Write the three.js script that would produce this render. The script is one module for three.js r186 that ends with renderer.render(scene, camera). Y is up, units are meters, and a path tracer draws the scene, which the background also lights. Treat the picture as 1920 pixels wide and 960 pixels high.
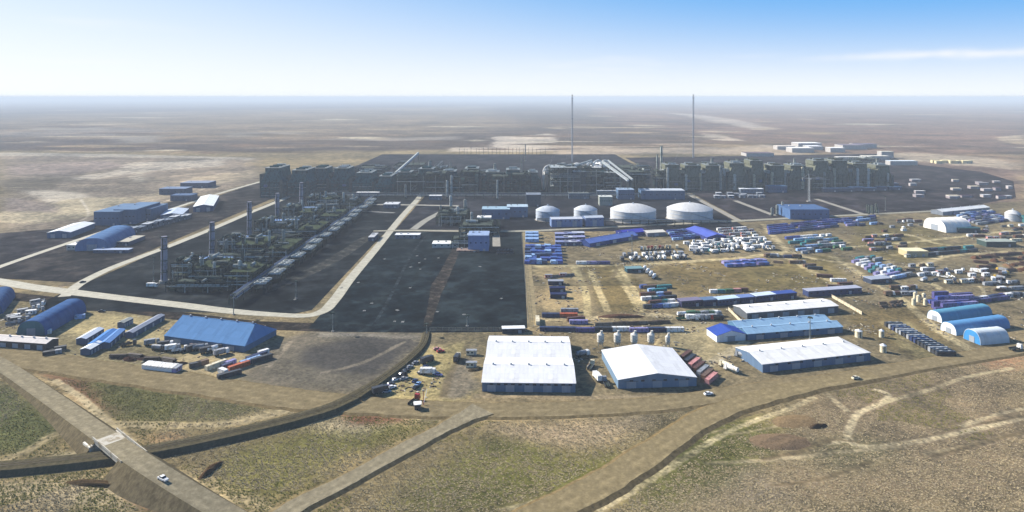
import * as THREE from 'three';
import { mergeGeometries } from 'three/addons/utils/BufferGeometryUtils.js';

// ---------- camera: level, lens shifted down, 150 m above the plain ----------
const F = 1251, CAM_H = 150, HORIZON = 182;                 // focal length and horizon of the photograph, in its pixels
const scene = new THREE.Scene();
const camera = new THREE.PerspectiveCamera(2 * Math.atan(778 / F) * 180 / Math.PI, 1920 / 1556, 1, 90000);
camera.position.set(0, CAM_H, 0);
camera.lookAt(0, CAM_H, -100);
camera.setViewOffset(1920, 1556, 0, 596, 1920, 960);

// ---------- sky: clear winter air, whiter towards the sun and the horizon, a thin veil of cirrus ----------
const SUN = new THREE.Vector3(-0.88 * Math.cos(0.53), Math.sin(0.53), -0.47 * Math.cos(0.53)).normalize();
{
  const W = 2048, Hh = 1024, data = new Float32Array(W * Hh * 4), hs = (a, b) => { let h = Math.imul(a, 374761393) + Math.imul(b, 668265263) | 0; h = Math.imul(h ^ h >>> 13, 1274126177); return ((h ^ h >>> 16) >>> 0) / 4294967296; };
  const vn = (x, y) => { const i = Math.floor(x), j = Math.floor(y), u = x - i, v = y - j, s = u * u * (3 - 2 * u), t = v * v * (3 - 2 * v); return (hs(i, j) * (1 - s) + hs(i + 1, j) * s) * (1 - t) + (hs(i, j + 1) * (1 - s) + hs(i + 1, j + 1) * s) * t; };
  const sm = THREE.MathUtils.smoothstep;
  for (let r = 0; r < Hh; r++) {
    const el = ((r + 0.5) / Hh - 0.5) * Math.PI, y = Math.sin(el), deg = el * 180 / Math.PI;
    for (let c = 0; c < W; c++) {
      const az = ((c + 0.5) / W - 0.5) * 2 * Math.PI, x = Math.cos(az) * Math.cos(el), z = Math.sin(az) * Math.cos(el);
      const cs = x * SUN.x + y * SUN.y + z * SUN.z, g = Math.max(0, cs);
      const air = Math.exp(-Math.pow(Math.max(0, deg) / (4.3 + 11.5 * Math.pow(0.5 + 0.5 * cs, 4)), 1.6));       // share of thick low air along the view
      const up = sm(deg, 4, 50);
      const blue = [0.022 - 0.010 * up, 0.19 - 0.135 * up, 0.44 - 0.28 * up], white = [0.455, 0.475, 0.495];
      const glow = 0.08 * Math.pow(g, 4) + 0.3 * Math.pow(g, 24);
      // cirrus: long thin streaks on a high layer
      let veil = 0;
      if (y > 0.01) {
        const k = 1 / (y + 0.02), px = x * k, pz = z * k, u = px * 0.9 + pz * 0.35, v = pz * 0.10 - px * 0.02;
        const n = vn(u * 0.35 + 7.3, v * 3 + 1.1) * 0.55 + vn(u * 0.9 + 3.1, v * 8 + 5.2) * 0.3 + vn(u * 2.2, v * 19) * 0.15;
        veil = sm(n, 0.60, 0.95) * 0.4 * sm(y, 0.01, 0.05);
      }
      { // one long drawn-out streak of thin cloud low in the north-east
        const e = (az + Math.PI / 2) * 180 / Math.PI, mid = 3.05 + 0.012 * (e - 30) + 0.25 * (vn(e * 0.25, 3) - 0.5), t = 0.26 * (0.6 + 0.6 * vn(e * 0.5, 9)); veil = Math.max(veil, 0.75 * Math.exp(-(((deg - mid) / t) ** 2)) * sm(e, 21, 31) * (1 - sm(e, 50, 64)) * (0.65 + 0.5 * vn(e * 1.3, deg * 4))); }
      const o = (r * W + c) * 4;
      for (let q = 0; q < 3; q++) {
        let L = blue[q] * (1 - air) + white[q] * air;
        L += glow * [1, 0.97, 0.9][q] * (1 - 0.4 * L);
        L += (0.48 - L) * veil;
        data[o + q] = deg < 0 ? white[q] * 0.6 : L;
      }
      data[o + 3] = 1;
    }
  }
  const sky = new THREE.DataTexture(data, W, Hh, THREE.RGBAFormat, THREE.FloatType);
  sky.mapping = THREE.EquirectangularReflectionMapping; sky.magFilter = THREE.LinearFilter; sky.needsUpdate = true;
  scene.background = sky; scene.environment = sky;
}
const sun = new THREE.DirectionalLight(new THREE.Color(1, 0.93, 0.82), 5);
sun.position.copy(SUN).multiplyScalar(3000).add(new THREE.Vector3(0, 0, -800));
sun.target.position.set(0, 0, -800);
sun.castShadow = true; sun.shadow.mapSize.set(4096, 4096);
Object.assign(sun.shadow.camera, { left: -1400, right: 1400, top: 900, bottom: -900, near: 100, far: 6000 });
scene.add(sun, sun.target);
const renderer = new THREE.WebGLRenderer({ antialias: true });
renderer.setSize(1024, 512);
renderer.toneMapping = THREE.LinearToneMapping;
renderer.toneMappingExposure = 2.1;
renderer.shadowMap.enabled = true;
scene.fog = new THREE.FogExp2(new THREE.Color(0.78, 0.88, 1.0), 0.00013);

// ---------- helpers ----------
let seed = 12345;
const rnd = () => { seed = (seed + 0x6d2b79f5) | 0; let t = Math.imul(seed ^ (seed >>> 15), 1 | seed); t = (t + Math.imul(t ^ (t >>> 7), 61 | t)) ^ t; return ((t ^ (t >>> 14)) >>> 0) / 4294967296; };
const rr = (a, b) => a + (b - a) * rnd(), pick = (a) => a[Math.floor(rnd() * a.length)], clamp = THREE.MathUtils.clamp, sstep = THREE.MathUtils.smoothstep;
// survey: a mark at (px, py) of the photograph that lies h metres above the plain -> map position [x, z]
const P = (px, py, h = 0) => { const Z = F * (CAM_H - h) / (py - HORIZON); return [(px - 960) * Z / F, -Z]; };
const tall = (yBase, yTop) => CAM_H * (yBase - yTop) / (yBase - HORIZON);
const taken = new Map(), numbered = (n) => { const k = taken.get(n) ?? 0; taken.set(n, k + 1); return k ? n + '_' + String(k).padStart(3, '0') : n; };
const shadowed = (m) => { m.castShadow = true; m.receiveShadow = true; return m; };
function tag(o, label, category, group) { o.userData.label = label; o.userData.category = category; if (group) o.userData.group = group; return o; }
function thing(name, label, category, x, z, turn = 0, group, y = 0) {
  const o = new THREE.Group(); o.name = numbered(name); o.position.set(x, y, z); o.rotation.y = turn; scene.add(o);
  return tag(o, label, category, group);
}
function dup(o, label, x, z, turn = 0, y = 0) { const c = o.clone(); c.name = numbered(o.name.replace(/_\d{3}$/, '')); c.userData = { ...o.userData, label }; c.position.set(x, y, z); c.rotation.y = turn; scene.add(c); return c; }
function part(name, geo, m, parent) { const o = shadowed(new THREE.Mesh(geo, m)); o.name = name; parent.add(o); return o; }
function struct(name, geo, m) { const o = shadowed(new THREE.Mesh(geo, m)); o.name = numbered(name); o.userData.kind = 'structure'; scene.add(o); return o; }
function metreUV(g) {
  if (g.index) g = g.toNonIndexed();
  const p = g.attributes.position, uv = new Float32Array(p.count * 2), a = new THREE.Vector3(), b = new THREE.Vector3(), c = new THREE.Vector3();
  for (let i = 0; i < p.count; i += 3) {
    a.fromBufferAttribute(p, i); b.fromBufferAttribute(p, i + 1); c.fromBufferAttribute(p, i + 2);
    const n = b.clone().sub(a).cross(c.clone().sub(a)), ax = Math.abs(n.x), ay = Math.abs(n.y), az = Math.abs(n.z);
    [a, b, c].forEach((v, k) => { const q = (i + k) * 2; if (ay >= ax && ay >= az) { uv[q] = v.x; uv[q + 1] = v.z; } else if (ax >= az) { uv[q] = v.z; uv[q + 1] = v.y; } else { uv[q] = v.x; uv[q + 1] = v.y; } });
  }
  g.setAttribute('uv', new THREE.BufferAttribute(uv, 2));
  return g;
}
const B = (w, h, d, x = 0, y = 0, z = 0, ry = 0) => { const g = new THREE.BoxGeometry(w, h, d); if (ry) g.rotateY(ry); g.translate(x, y + h / 2, z); return metreUV(g); };   // y = underside
const C = (r1, r2, h, x = 0, y = 0, z = 0, n = 14) => metreUV(new THREE.CylinderGeometry(r2, r1, h, n).translate(x, y + h / 2, z));                                  // r1 below, r2 above
const CH = (r, l, x, y, z, alongX = true, n = 12) => { const g = new THREE.CylinderGeometry(r, r, l, n); alongX ? g.rotateZ(Math.PI / 2) : g.rotateX(Math.PI / 2); return metreUV(g.translate(x, y, z)); };
function bar(a, b, w, n = 4) { const A = new THREE.Vector3(...a), D = new THREE.Vector3(...b).sub(A), g = new THREE.CylinderGeometry(w, w, D.length(), n); g.applyQuaternion(new THREE.Quaternion().setFromUnitVectors(new THREE.Vector3(0, 1, 0), D.clone().normalize())); g.translate(A.x + D.x / 2, A.y + D.y / 2, A.z + D.z / 2); return metreUV(g); }
function prism(outline, len, axis = 'z') { // outline [[a, y], ...] swept along axis, centred
  const s = new THREE.Shape(outline.map(([a, y]) => new THREE.Vector2(a, y))), g = new THREE.ExtrudeGeometry(s, { depth: len, bevelEnabled: false });
  g.translate(0, 0, -len / 2); if (axis === 'x') g.rotateY(Math.PI / 2); return metreUV(g);
}
const M = (list) => mergeGeometries(list.map((g) => { const q = g.index ? g.toNonIndexed() : g; for (const k of Object.keys(q.attributes)) if (!['position', 'normal', 'uv'].includes(k)) q.deleteAttribute(k); return q; }));

// ---------- noise tables and textures ----------
const NT = 512, noiseTable = (cells, s) => {   // tiling value noise, 0..1
  const lat = new Float32Array(cells * cells), out = new Float32Array(NT * NT); let q = s; const r = () => { q = (q * 1664525 + 1013904223) >>> 0; return q / 4294967296; };
  for (let i = 0; i < lat.length; i++) lat[i] = r();
  for (let y = 0; y < NT; y++) for (let x = 0; x < NT; x++) {
    const fx = x * cells / NT, fy = y * cells / NT, i = Math.floor(fx), j = Math.floor(fy), u = fx - i, v = fy - j, a = u * u * (3 - 2 * u), b = v * v * (3 - 2 * v), I = (i + 1) % cells, J = (j + 1) % cells;
    out[y * NT + x] = (lat[j * cells + i] * (1 - a) + lat[j * cells + I] * a) * (1 - b) + (lat[J * cells + i] * (1 - a) + lat[J * cells + I] * a) * b;
  }
  return out;
};
const fbm = (cells, s, oct = 4) => { const out = new Float32Array(NT * NT); let amp = 1, tot = 0; for (let o = 0; o < oct; o++, amp *= 0.55) { const t = noiseTable(Math.min(NT, cells << o), s + o * 7919); tot += amp; for (let i = 0; i < out.length; i++) out[i] += t[i] * amp; } for (let i = 0; i < out.length; i++) out[i] /= tot; return out; };
const N1 = fbm(8, 11, 5), N2 = fbm(16, 23, 5), N3 = fbm(32, 37, 4), N4 = noiseTable(256, 51);
const at = (t, x, y) => t[((Math.floor(y) & (NT - 1)) << 9) + (Math.floor(x) & (NT - 1))];
const atS = (t, x, y) => { const i = Math.floor(x), j = Math.floor(y), u = x - i, v = y - j, a = i & 511, b = (i + 1) & 511, c = (j & 511) << 9, d = ((j + 1) & 511) << 9; return (t[c + a] * (1 - u) + t[c + b] * u) * (1 - v) + (t[d + a] * (1 - u) + t[d + b] * u) * v; };
function grainTex(fn, size = 512) {          // fn(x, y) in 0..size -> 0..1 grey or [r, g, b]
  const d = new Uint8Array(size * size * 4);
  for (let y = 0; y < size; y++) for (let x = 0; x < size; x++) { let v = fn(x, y); if (!Array.isArray(v)) v = [v, v, v]; for (let c = 0; c < 3; c++) d[(y * size + x) * 4 + c] = clamp(v[c], 0, 1) * 255; d[(y * size + x) * 4 + 3] = 255; }
  const t = new THREE.DataTexture(d, size, size); t.wrapS = t.wrapT = THREE.RepeatWrapping; t.magFilter = THREE.LinearFilter; t.colorSpace = THREE.SRGBColorSpace; t.needsUpdate = true; return t;
}
const scaled = (t, metres) => { const c = t.clone(); c.repeat.set(1 / metres, 1 / metres); c.needsUpdate = true; return c; };
const T_grain = grainTex((x, y) => 0.72 + 0.30 * (at(N2, x, y) - 0.5) + 0.34 * (at(N3, x, y) - 0.5) + 0.12 * (at(N4, x, y) - 0.5) + 0.14);
const T_dirt = grainTex((x, y) => { const n = at(N1, x, y), m = at(N3, x * 2, y * 2), s = sstep(n + 0.25 * m, 0.55, 0.85); return [0.97 - 0.22 * s, 0.97 - 0.26 * s, 0.97 - 0.33 * s]; });
const T_sheet = grainTex((x, y) => { const p = Math.floor(x / 64), r = Math.floor(y / 128), j = at(N4, p * 13 + r * 57, 7 + r * 31) * 0.07, seam = x % 64 < 2 || y % 128 < 2 ? 0.07 : 0, n = at(N1, x, y), w = at(N3, x, y * 0.15); return 1.0 - j - seam - 0.03 * sstep(n, 0.5, 0.75) - 0.05 * w; });
const matCache = new Map();
function mat(hex, { rough = 0.75, metal = 0, tex = T_dirt, size = 24, matte = rough > 0.92 } = {}) {
  const k = [hex, rough, metal, tex?.uuid, size].join();
  if (!matCache.has(k)) { const map = tex ? scaled(tex, size) : null, m = matte ? new THREE.MeshLambertMaterial({ color: hex, map }) : new THREE.MeshStandardMaterial({ color: hex, roughness: rough, metalness: metal, map }); matCache.set(k, m); }
  return matCache.get(k);
}

// ---------- ground: one flat plain, mapped in strips whose detail falls with distance ----------
// soils and vegetation: [colour, softness in metres, roughness of the mottling, outline by survey marks]
const SOIL = [
  ['#5a4d43', 60, 1, [[-900, 184.5], [2800, 184.5], [2400, 276], [1750, 288], [1000, 278], [480, 286], [-300, 280]]],  // darker purple-brown laid over the whole far plain
  // far steppe
  ['#7c6250', 120, 1, [[1100, 200], [1920, 190], [1920, 330], [1650, 300], [1400, 262], [1180, 235]]],
  ['#7b5f4e', 60, 1, [[1500, 222], [1920, 214], [1920, 262], [1560, 258]]],
  ['#7d6c55', 160, 1, [[0, 215], [900, 198], [1000, 240], [700, 262], [0, 262]]],
  ['#7f7468', 60, 1, [[0, 246], [240, 240], [330, 246], [150, 258], [0, 256]]],
  ['#8c8274', 40, .6, [[205, 256], [300, 254], [290, 268], [222, 270]]],
  ['#857b6d', 40, .6, [[60, 240], [200, 238], [190, 246], [70, 247]]],
  ['#857a6b', 30, .6, [[420, 250], [570, 246], [560, 252], [430, 258]]],
  ['#8a7f72', 30, .6, [[560, 262], [860, 256], [860, 262], [570, 268]]],
  ['#b5a797', 14, .8, [[920, 256], [1035, 250], [1050, 282], [925, 282]]],
  ['#b9a995', 10, .8, [[840, 276], [1010, 276], [1010, 284], [840, 284]]],
  ['#b8a690', 14, .7, [[1310, 250], [1345, 252], [1420, 268], [1500, 284], [1480, 292], [1380, 272], [1318, 258]]],
  ['#ad9c8a', 30, .7, [[1250, 211], [1300, 214], [1380, 224], [1460, 242], [1420, 244], [1330, 228]]],
  ['#a4917a', 20, .8, [[1030, 272], [1400, 268], [1520, 290], [1040, 290]]],
  ['#ab9880', 24, .8, [[1560, 296], [1720, 286], [1900, 300], [1920, 330], [1700, 318]]],
  ['#a9967b', 12, .8, [[1860, 258], [1920, 252], [1920, 262], [1870, 264]]],
  ['#776256', 24, 1, [[1680, 300], [1920, 320], [1920, 395], [1700, 405], [1640, 395], [1800, 350]]],
  // left side of the plant: pale stripped earth with streaks
  ['#85796a', 30, 1, [[0, 288], [480, 296], [480, 345], [330, 380], [150, 430], [0, 470]]],
  ['#a89d8c', 6, .8, [[0, 286], [300, 291], [470, 297], [470, 300], [290, 296], [0, 292]]],
  ['#a99e8e', 10, .9, [[90, 338], [190, 326], [260, 306], [420, 298], [420, 312], [300, 320], [190, 336]]],
  ['#aea392', 8, .8, [[230, 340], [280, 320], [286, 322], [240, 342]]],
  ['#b3a896', 8, .8, [[28, 358], [90, 358], [160, 366], [190, 388], [140, 392], [60, 370]]],
  ['#aa9c80', 10, .9, [[0, 396], [150, 372], [260, 372], [200, 400], [60, 420], [0, 415]]],
  ['#6e6558', 10, .8, [[0, 338], [80, 336], [110, 352], [0, 356]]],
  ['#8a7d72', 10, .9, [[0, 372], [70, 378], [120, 400], [0, 396]]],
  ['#a0917a', 8, .9, [[250, 372], [380, 334], [470, 318], [470, 330], [380, 352], [270, 384]]],
  ['#8d7f74', 14, 1, [[20, 308], [200, 302], [240, 312], [110, 330], [20, 330]]],
  // yards east of the pads
  ['#7d7052', 8, .9, [[985, 438], [1110, 432], [1400, 416], [1640, 404], [1920, 378], [1940, 655], [1640, 705], [1440, 735], [1200, 765], [820, 770], [800, 645], [990, 620]]],
  ['#a18c62', 5, .8, [[1010, 505], [1075, 500], [1105, 545], [1110, 585], [1020, 582]]],
  ['#74663f', 5, 1, [[1225, 500], [1370, 480], [1540, 510], [1400, 548], [1290, 555], [1240, 530]]],
  ['#786b40', 6, 1, [[1370, 505], [1560, 480], [1600, 530], [1490, 545], [1390, 545]]],
  ['#77683f', 6, 1, [[1100, 500], [1180, 500], [1215, 580], [1130, 585]]],
  ['#9f9068', 5, .8, [[1240, 610], [1340, 600], [1380, 660], [1300, 690], [1250, 650]]],
  ['#766a42', 6, 1, [[1600, 420], [1750, 430], [1800, 470], [1720, 500], [1610, 470]]],
  ['#74643f', 6, 1, [[1580, 590], [1740, 570], [1740, 600], [1810, 670], [1740, 690], [1610, 620]]],
  ['#9a8a5c', 4, .9, [[1650, 600], [1700, 600], [1800, 668], [1740, 690], [1690, 655]]],
  ['#a2925f', 4, .9, [[700, 745], [800, 655], [885, 640], [885, 745], [815, 765]]],
  ['#7b7160', 3, .9, [[832, 700], [885, 640], [895, 720], [860, 748], [830, 745]]],
  // left yard
  ['#8a7d58', 6, .9, [[0, 560], [130, 566], [300, 592], [500, 614], [540, 640], [470, 722], [200, 700], [0, 664]]],
  ['#ab9a6a', 5, .8, [[140, 592], [270, 590], [310, 640], [250, 650], [110, 625]]],
  ['#a4926a', 5, .8, [[330, 665], [450, 655], [480, 700], [420, 712], [320, 700]]],
  // grey gravel field beside the railway curve
  ['#6c6557', 6, .8, [[505, 640], [600, 618], [800, 622], [800, 650], [735, 705], [668, 746], [560, 746], [450, 712]]],
  ['#4d4a47', 5, .7, [[580, 650], [690, 632], [785, 636], [770, 660], [700, 705], [620, 700], [560, 680]]],
  ['#8a8375', 3, .8, [[600, 624], [790, 630], [790, 634], [690, 632], [600, 632]]],
  // foreground steppe
  ['#87764f', 14, 1, [[-60, 690], [660, 755], [1300, 775], [1980, 660], [2100, 1000], [-200, 1000]]],
  ['#857256', 12, 1, [[1500, 740], [1920, 660], [1980, 960], [1400, 960], [1450, 850]]],
  ['#8f8068', 8, 1, [[1180, 960], [1300, 860], [1420, 860], [1500, 960]]],
  ['#5c5f38', 6, 1, [[-40, 725], [20, 730], [110, 800], [60, 845], [-60, 850]]],
  ['#66643c', 5, 1, [[130, 710], [200, 712], [340, 740], [500, 770], [420, 790], [230, 790], [170, 745]]],
  ['#71543a', 4, 1, [[70, 695], [150, 705], [180, 745], [210, 775], [160, 770], [110, 730]]],
  ['#747036', 8, 1, [[420, 850], [640, 790], [820, 780], [640, 860], [540, 920], [440, 930], [400, 890]]],
  ['#ab9a76', 6, .9, [[560, 800], [700, 775], [840, 775], [660, 820]]],
  ['#68672f', 9, 1, [[830, 870], [900, 820], [1030, 825], [1070, 870], [1000, 940], [850, 970], [700, 960], [800, 900]]],
  ['#6b6a30', 8, 1, [[1040, 850], [1180, 840], [1100, 920], [1020, 940]]],
  ['#9f8b6a', 6, 1, [[900, 800], [1090, 785], [1240, 785], [1150, 830], [1050, 830], [940, 815]]],
  ['#7a4f36', 4, .9, [[640, 775], [740, 772], [780, 790], [660, 800]]],
  ['#6c6a34', 9, 1, [[1200, 870], [1360, 780], [1460, 780], [1440, 860], [1330, 930], [1240, 960], [1180, 960]]],
  ['#7d7350', 9, 1, [[1540, 820], [1660, 830], [1700, 870], [1560, 890], [1500, 870]]],
  ['#ad7f57', 5, .8, [[1860, 676], [1930, 664], [1930, 690], [1850, 694]]],
  ['#a99772', 4, .9, [[150, 900], [240, 895], [330, 960], [100, 960], [-40, 930], [0, 900]]],
  ['#80603f', 3, .9, [[230, 900], [270, 900], [330, 960], [250, 960]]],
  ['#a8946a', 3, .9, [[330, 880], [420, 900], [520, 945], [500, 960], [420, 940], [340, 900]]],
  ['#b3a27c', 3, .8, [[90, 850], [200, 832], [200, 850], [60, 868]]],
  ['#a4855a', 3, .8, [[270, 815], [330, 812], [340, 830], [275, 832]]],
  ['#b19d72', 2.5, .8, [[205, 795], [400, 795], [560, 762], [560, 775], [420, 802], [220, 805]]],
  ['#a99367', 2, .8, [[60, 700], [100, 712], [210, 800], [190, 800], [110, 740]]],
];
// worn tracks and pale verges: [colour, width, softness, marks]
const TRACKS = [
  ['#bfac82', 3, .7, [[1550, 738], [1570, 755], [1590, 772]]],
  ['#cbb88c', 3.4, .7, [[1640, 730], [1665, 740], [1655, 755], [1610, 775], [1596, 800], [1590, 820], [1620, 838], [1720, 828], [1830, 805], [1925, 782]]],
  ['#bfac80', 3, .7, [[1655, 755], [1740, 732], [1810, 708], [1900, 690]]],
  ['#c2af86', 3, .7, [[1590, 825], [1560, 830], [1540, 832]]],
  ['#b5a47c', 2.4, .7, [[1800, 800], [1860, 780], [1925, 765]]],
  ['#a89672', 2.4, .8, [[1320, 870], [1450, 862], [1560, 850], [1700, 836]]],
  ['#c2b083', 3.4, .8, [[1120, 960], [1220, 900], [1330, 830], [1400, 795], [1470, 770], [1530, 745]]],
  ['#bda97e', 3.2, .8, [[940, 958], [1040, 930], [1130, 890], [1230, 825], [1310, 785]]],
  ['#b8a57c', 4, .8, [[100, 712], [150, 745], [210, 800], [250, 830]]],
  ['#b19e78', 4, .8, [[-10, 700], [60, 730], [110, 775], [160, 812]]],
  ['#ac9870', 5, 1, [[-10, 870], [50, 845], [100, 815], [150, 805], [215, 796], [400, 797], [480, 786], [560, 764], [600, 752]]],
  ['#6f624a', 4, 1, [[830, 745], [845, 700], [870, 660], [880, 640]]],
  ['#8a7a5d', 5, 1, [[885, 742], [1100, 745], [1270, 742]]],
  ['#bba976', 5.5, .8, [[1075, 500], [1090, 530], [1100, 560], [1100, 600]]],
  ['#b5a374', 5.5, .8, [[1105, 505], [1125, 550], [1140, 585]]],
  ['#b5a374', 5, .8, [[1150, 505], [1180, 550], [1200, 585]]],
  ['#bcaa7a', 5, .8, [[1160, 500], [1192, 548], [1212, 582]]],
  ['#b5a47a', 7, .8, [[990, 600], [1110, 596], [1230, 590], [1290, 600]]],
  ['#b0a074', 7, .8, [[1000, 500], [1170, 497], [1370, 485], [1500, 470], [1700, 455], [1920, 430]]],
  ['#b3a276', 7, .8, [[1560, 480], [1640, 530], [1690, 560], [1760, 620], [1830, 660]]],
  ['#b0a074', 7, .8, [[1450, 470], [1560, 530], [1600, 560]]],
  ['#b0a074', 6, .8, [[1640, 480], [1780, 550], [1800, 580]]],
  ['#b5a478', 7, .8, [[1430, 420], [1480, 470], [1560, 490], [1700, 500], [1780, 480], [1920, 470]]],
  ['#b3a276', 6, .8, [[1620, 440], [1700, 440], [1780, 460], [1920, 450]]],
  ['#b0a080', 7, 1, [[1290, 705], [1370, 660], [1400, 640]]],
  ['#8f8068', 5, 1, [[110, 540], [185, 497], [240, 470], [330, 425]]],
  ['#aa9a80', 5, 2, [[0, 352], [110, 350], [240, 342], [420, 318]]],
  ['#c4b8a4', 3, 1, [[150, 372], [165, 400], [150, 415]]],
  ['#b8ab94', 3, 1, [[60, 415], [180, 396], [300, 380], [420, 340]]],
  ['#8c7f6c', 3, .8, [[500, 690], [530, 660], [545, 640]]],
  ['#7e7565', 3, .8, [[600, 700], [680, 680], [760, 640]]],
  ['#7b4f37', 3, 1, [[330, 900], [350, 925], [370, 950]]],
];
{ // ploughed strips, dry washes and tracks that streak the distant plain
  const far = []; for (let i = 0; i < 150; i++) { const y = 196 + 96 * Math.pow(rnd(), 0.8), x = rr(-100, 2020), w = rr(30, 240) * (y - 150) / 100, h = rr(0.6, 2.6) * (y - 182) / 60, t = rr(-2, 2) * (y - 182) / 90; if (y > 280 && x > 450 && x < 1700) continue; far.push([pick(['#9c8a6c', '#a8977a', '#6d5a45', '#5f4f3f', '#8d7858', '#75604a', '#b8a98c', '#64553f']), 6 + (292 - y) * 0.5, .9, [[x, y], [x + w * 0.4, y - h + t * 0.4], [x + w, y + t], [x + w * 0.5, y + h + t * 0.5]]]); }
  SOIL.splice(17, 0, ...far);
  for (let i = 0; i < 26; i++) { const x = rr(1000, 1880), y = rr(440, 660), a = rr(-1, 1); TRACKS.push([pick(['#a3916a', '#6d5c3c', '#b09e76', '#77664a']), rr(1.6, 3.2), 0.8, [[x, y], [x + 30 * a + rr(-10, 10), y + rr(6, 16)], [x + 60 * a + rr(-20, 20), y + rr(14, 34)]]]); }
  for (let i = 0; i < 14; i++) { const x = rr(1150, 1900), y = rr(760, 930), w = rr(60, 200); TRACKS.push([pick(['#a08e6a', '#6d5d42']), rr(1.2, 2.2), 0.8, [[x, y], [x + w * 0.5, y - w * 0.1 + rr(-10, 10)], [x + w, y - w * 0.22 + rr(-10, 10)]]]); }
}
const HSL = {};
function paintGround(x0, x1, z0, z1, W, Hh, base) {
  const cv = document.createElement('canvas'), mk = document.createElement('canvas'); const HALF = 0.5, W2 = W * HALF, H2 = Hh * HALF; cv.width = mk.width = W2; cv.height = mk.height = H2;
  const c = cv.getContext('2d'), k = mk.getContext('2d'), sx = W2 / (x1 - x0), sz = H2 / (z1 - z0);
  c.fillStyle = '#82765d'; c.fillRect(0, 0, W2, H2); k.fillStyle = '#fff'; k.fillRect(0, 0, W2, H2);
  const go = (pts) => pts.map(([px, py]) => { const [x, z] = P(px, py); return [(x - x0) * sx, (-z - z0) * sz]; });
  const dull = new THREE.Color(), quiet = (h) => { dull.set(h).getHSL(HSL); return dull.setHSL(HSL.h, HSL.s * 0.8, HSL.l).getStyle(); };
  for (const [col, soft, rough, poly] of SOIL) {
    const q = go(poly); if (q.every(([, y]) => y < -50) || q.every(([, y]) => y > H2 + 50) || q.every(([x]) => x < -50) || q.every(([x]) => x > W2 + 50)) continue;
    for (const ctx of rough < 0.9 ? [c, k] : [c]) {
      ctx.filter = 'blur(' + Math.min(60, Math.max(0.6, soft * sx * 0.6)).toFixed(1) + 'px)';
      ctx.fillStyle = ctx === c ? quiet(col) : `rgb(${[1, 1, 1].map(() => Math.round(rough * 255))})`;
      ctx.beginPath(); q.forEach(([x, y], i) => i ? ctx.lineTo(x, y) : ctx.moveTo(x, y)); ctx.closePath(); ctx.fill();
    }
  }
  const tv = document.createElement('canvas'); tv.width = W2; tv.height = H2; const tc = tv.getContext('2d');
  for (const [col, width, soft, line] of TRACKS) {
    const q = go(line); if (q.every(([, y]) => y < -50) || q.every(([, y]) => y > H2 + 50) || q.every(([x]) => x < -50) || q.every(([x]) => x > W2 + 50)) continue;
    tc.filter = 'blur(' + Math.min(20, Math.max(0.4, soft * sx * 0.4)).toFixed(1) + 'px)';
    const cr = new THREE.SplineCurve(q.map(([x, y]) => new THREE.Vector2(x / sx, y / sz))), pts = cr.getPoints(q.length * 8), L = [], R = [];
    pts.forEach((p, i) => { const t = cr.getTangent(i / (pts.length - 1)), w = width * 0.5 * (0.8 + 0.4 * at(N3, p.x, p.y)); L.push([(p.x - t.y * w) * sx, (p.y + t.x * w) * sz]); R.push([(p.x + t.y * w) * sx, (p.y - t.x * w) * sz]); });
    tc.globalAlpha = 0.9; tc.fillStyle = quiet(col); tc.beginPath(); [...L, ...R.reverse()].forEach(([x, y], i) => i ? tc.lineTo(x, y) : tc.moveTo(x, y)); tc.closePath(); tc.fill(); tc.globalAlpha = 1;
  }
  const trk = tc.getImageData(0, 0, W2, H2).data, src = c.getImageData(0, 0, W2, H2).data, rough = k.getImageData(0, 0, W2, H2).data, out = new Uint8Array(W * Hh * 4), mx = HALF / sx, mz = HALF / sz, ns = 1 / Math.pow(Math.max(1, mx / 0.26), 0.7);
  for (let j = 0; j < Hh; j++) for (let i = 0; i < W; i++) {
    const x = x0 + (i + 0.5) * mx, z = z0 + (j + 0.5) * mz;
    const X = x * ns, Zn = z * ns, mid = atS(N2, X * 1.9, Zn * 1.9 + 50) - 0.5, fine = atS(N3, X * 9.1, Zn * 9.1) - 0.5, dry = atS(N1, X * 1.1 + 300, Zn * 1.1 + 150) - 0.5, f2 = at(N3, X * 17 + 90, Zn * 17) - 0.5, tiny = at(N4, X * 31, Zn * 31) - 0.5;
    const wx = (mid * 12 + fine * 5) / ns, wz = (dry * 16 + f2 * 4) / ns;   // outlines fray
    const ii = clamp((i * HALF + wx * sx) | 0, 0, W2 - 1), jj = clamp((j * HALF + wz * sz) | 0, 0, H2 - 1), q = (jj * W2 + ii) * 4, o = (j * W + i) * 4, rg = rough[q] / 255;
    const g = 1 + rg * (0.36 * dry + 0.52 * mid + 0.58 * fine + 0.42 * f2 + 0.16 * tiny), hue = rg * (0.30 * dry + 0.22 * mid + 0.15 * fine);
    const ti = clamp((i * HALF + (fine * 1.6 + f2 * 1.2) * sx) | 0, 0, W2 - 1), tj = clamp((j * HALF + (f2 * 1.6 - fine) * sz) | 0, 0, H2 - 1), tq = (tj * W2 + ti) * 4, ta = trk[tq + 3] / 255 * clamp(0.9 + mid * 1.2 + f2 * 0.6, 0, 1);
    out[o] = clamp((src[q] * (1 - ta) + trk[tq] * ta) * g * (1 + hue * 0.18), 0, 255); out[o + 1] = clamp((src[q + 1] * (1 - ta) + trk[tq + 1] * ta) * g, 0, 255); out[o + 2] = clamp((src[q + 2] * (1 - ta) + trk[tq + 2] * ta) * g * (1 - hue * 0.22), 0, 255); out[o + 3] = 255;
  }
  const t = new THREE.DataTexture(out, W, Hh); t.colorSpace = THREE.SRGBColorSpace; t.magFilter = THREE.LinearFilter; t.needsUpdate = true; return t;
}
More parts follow.
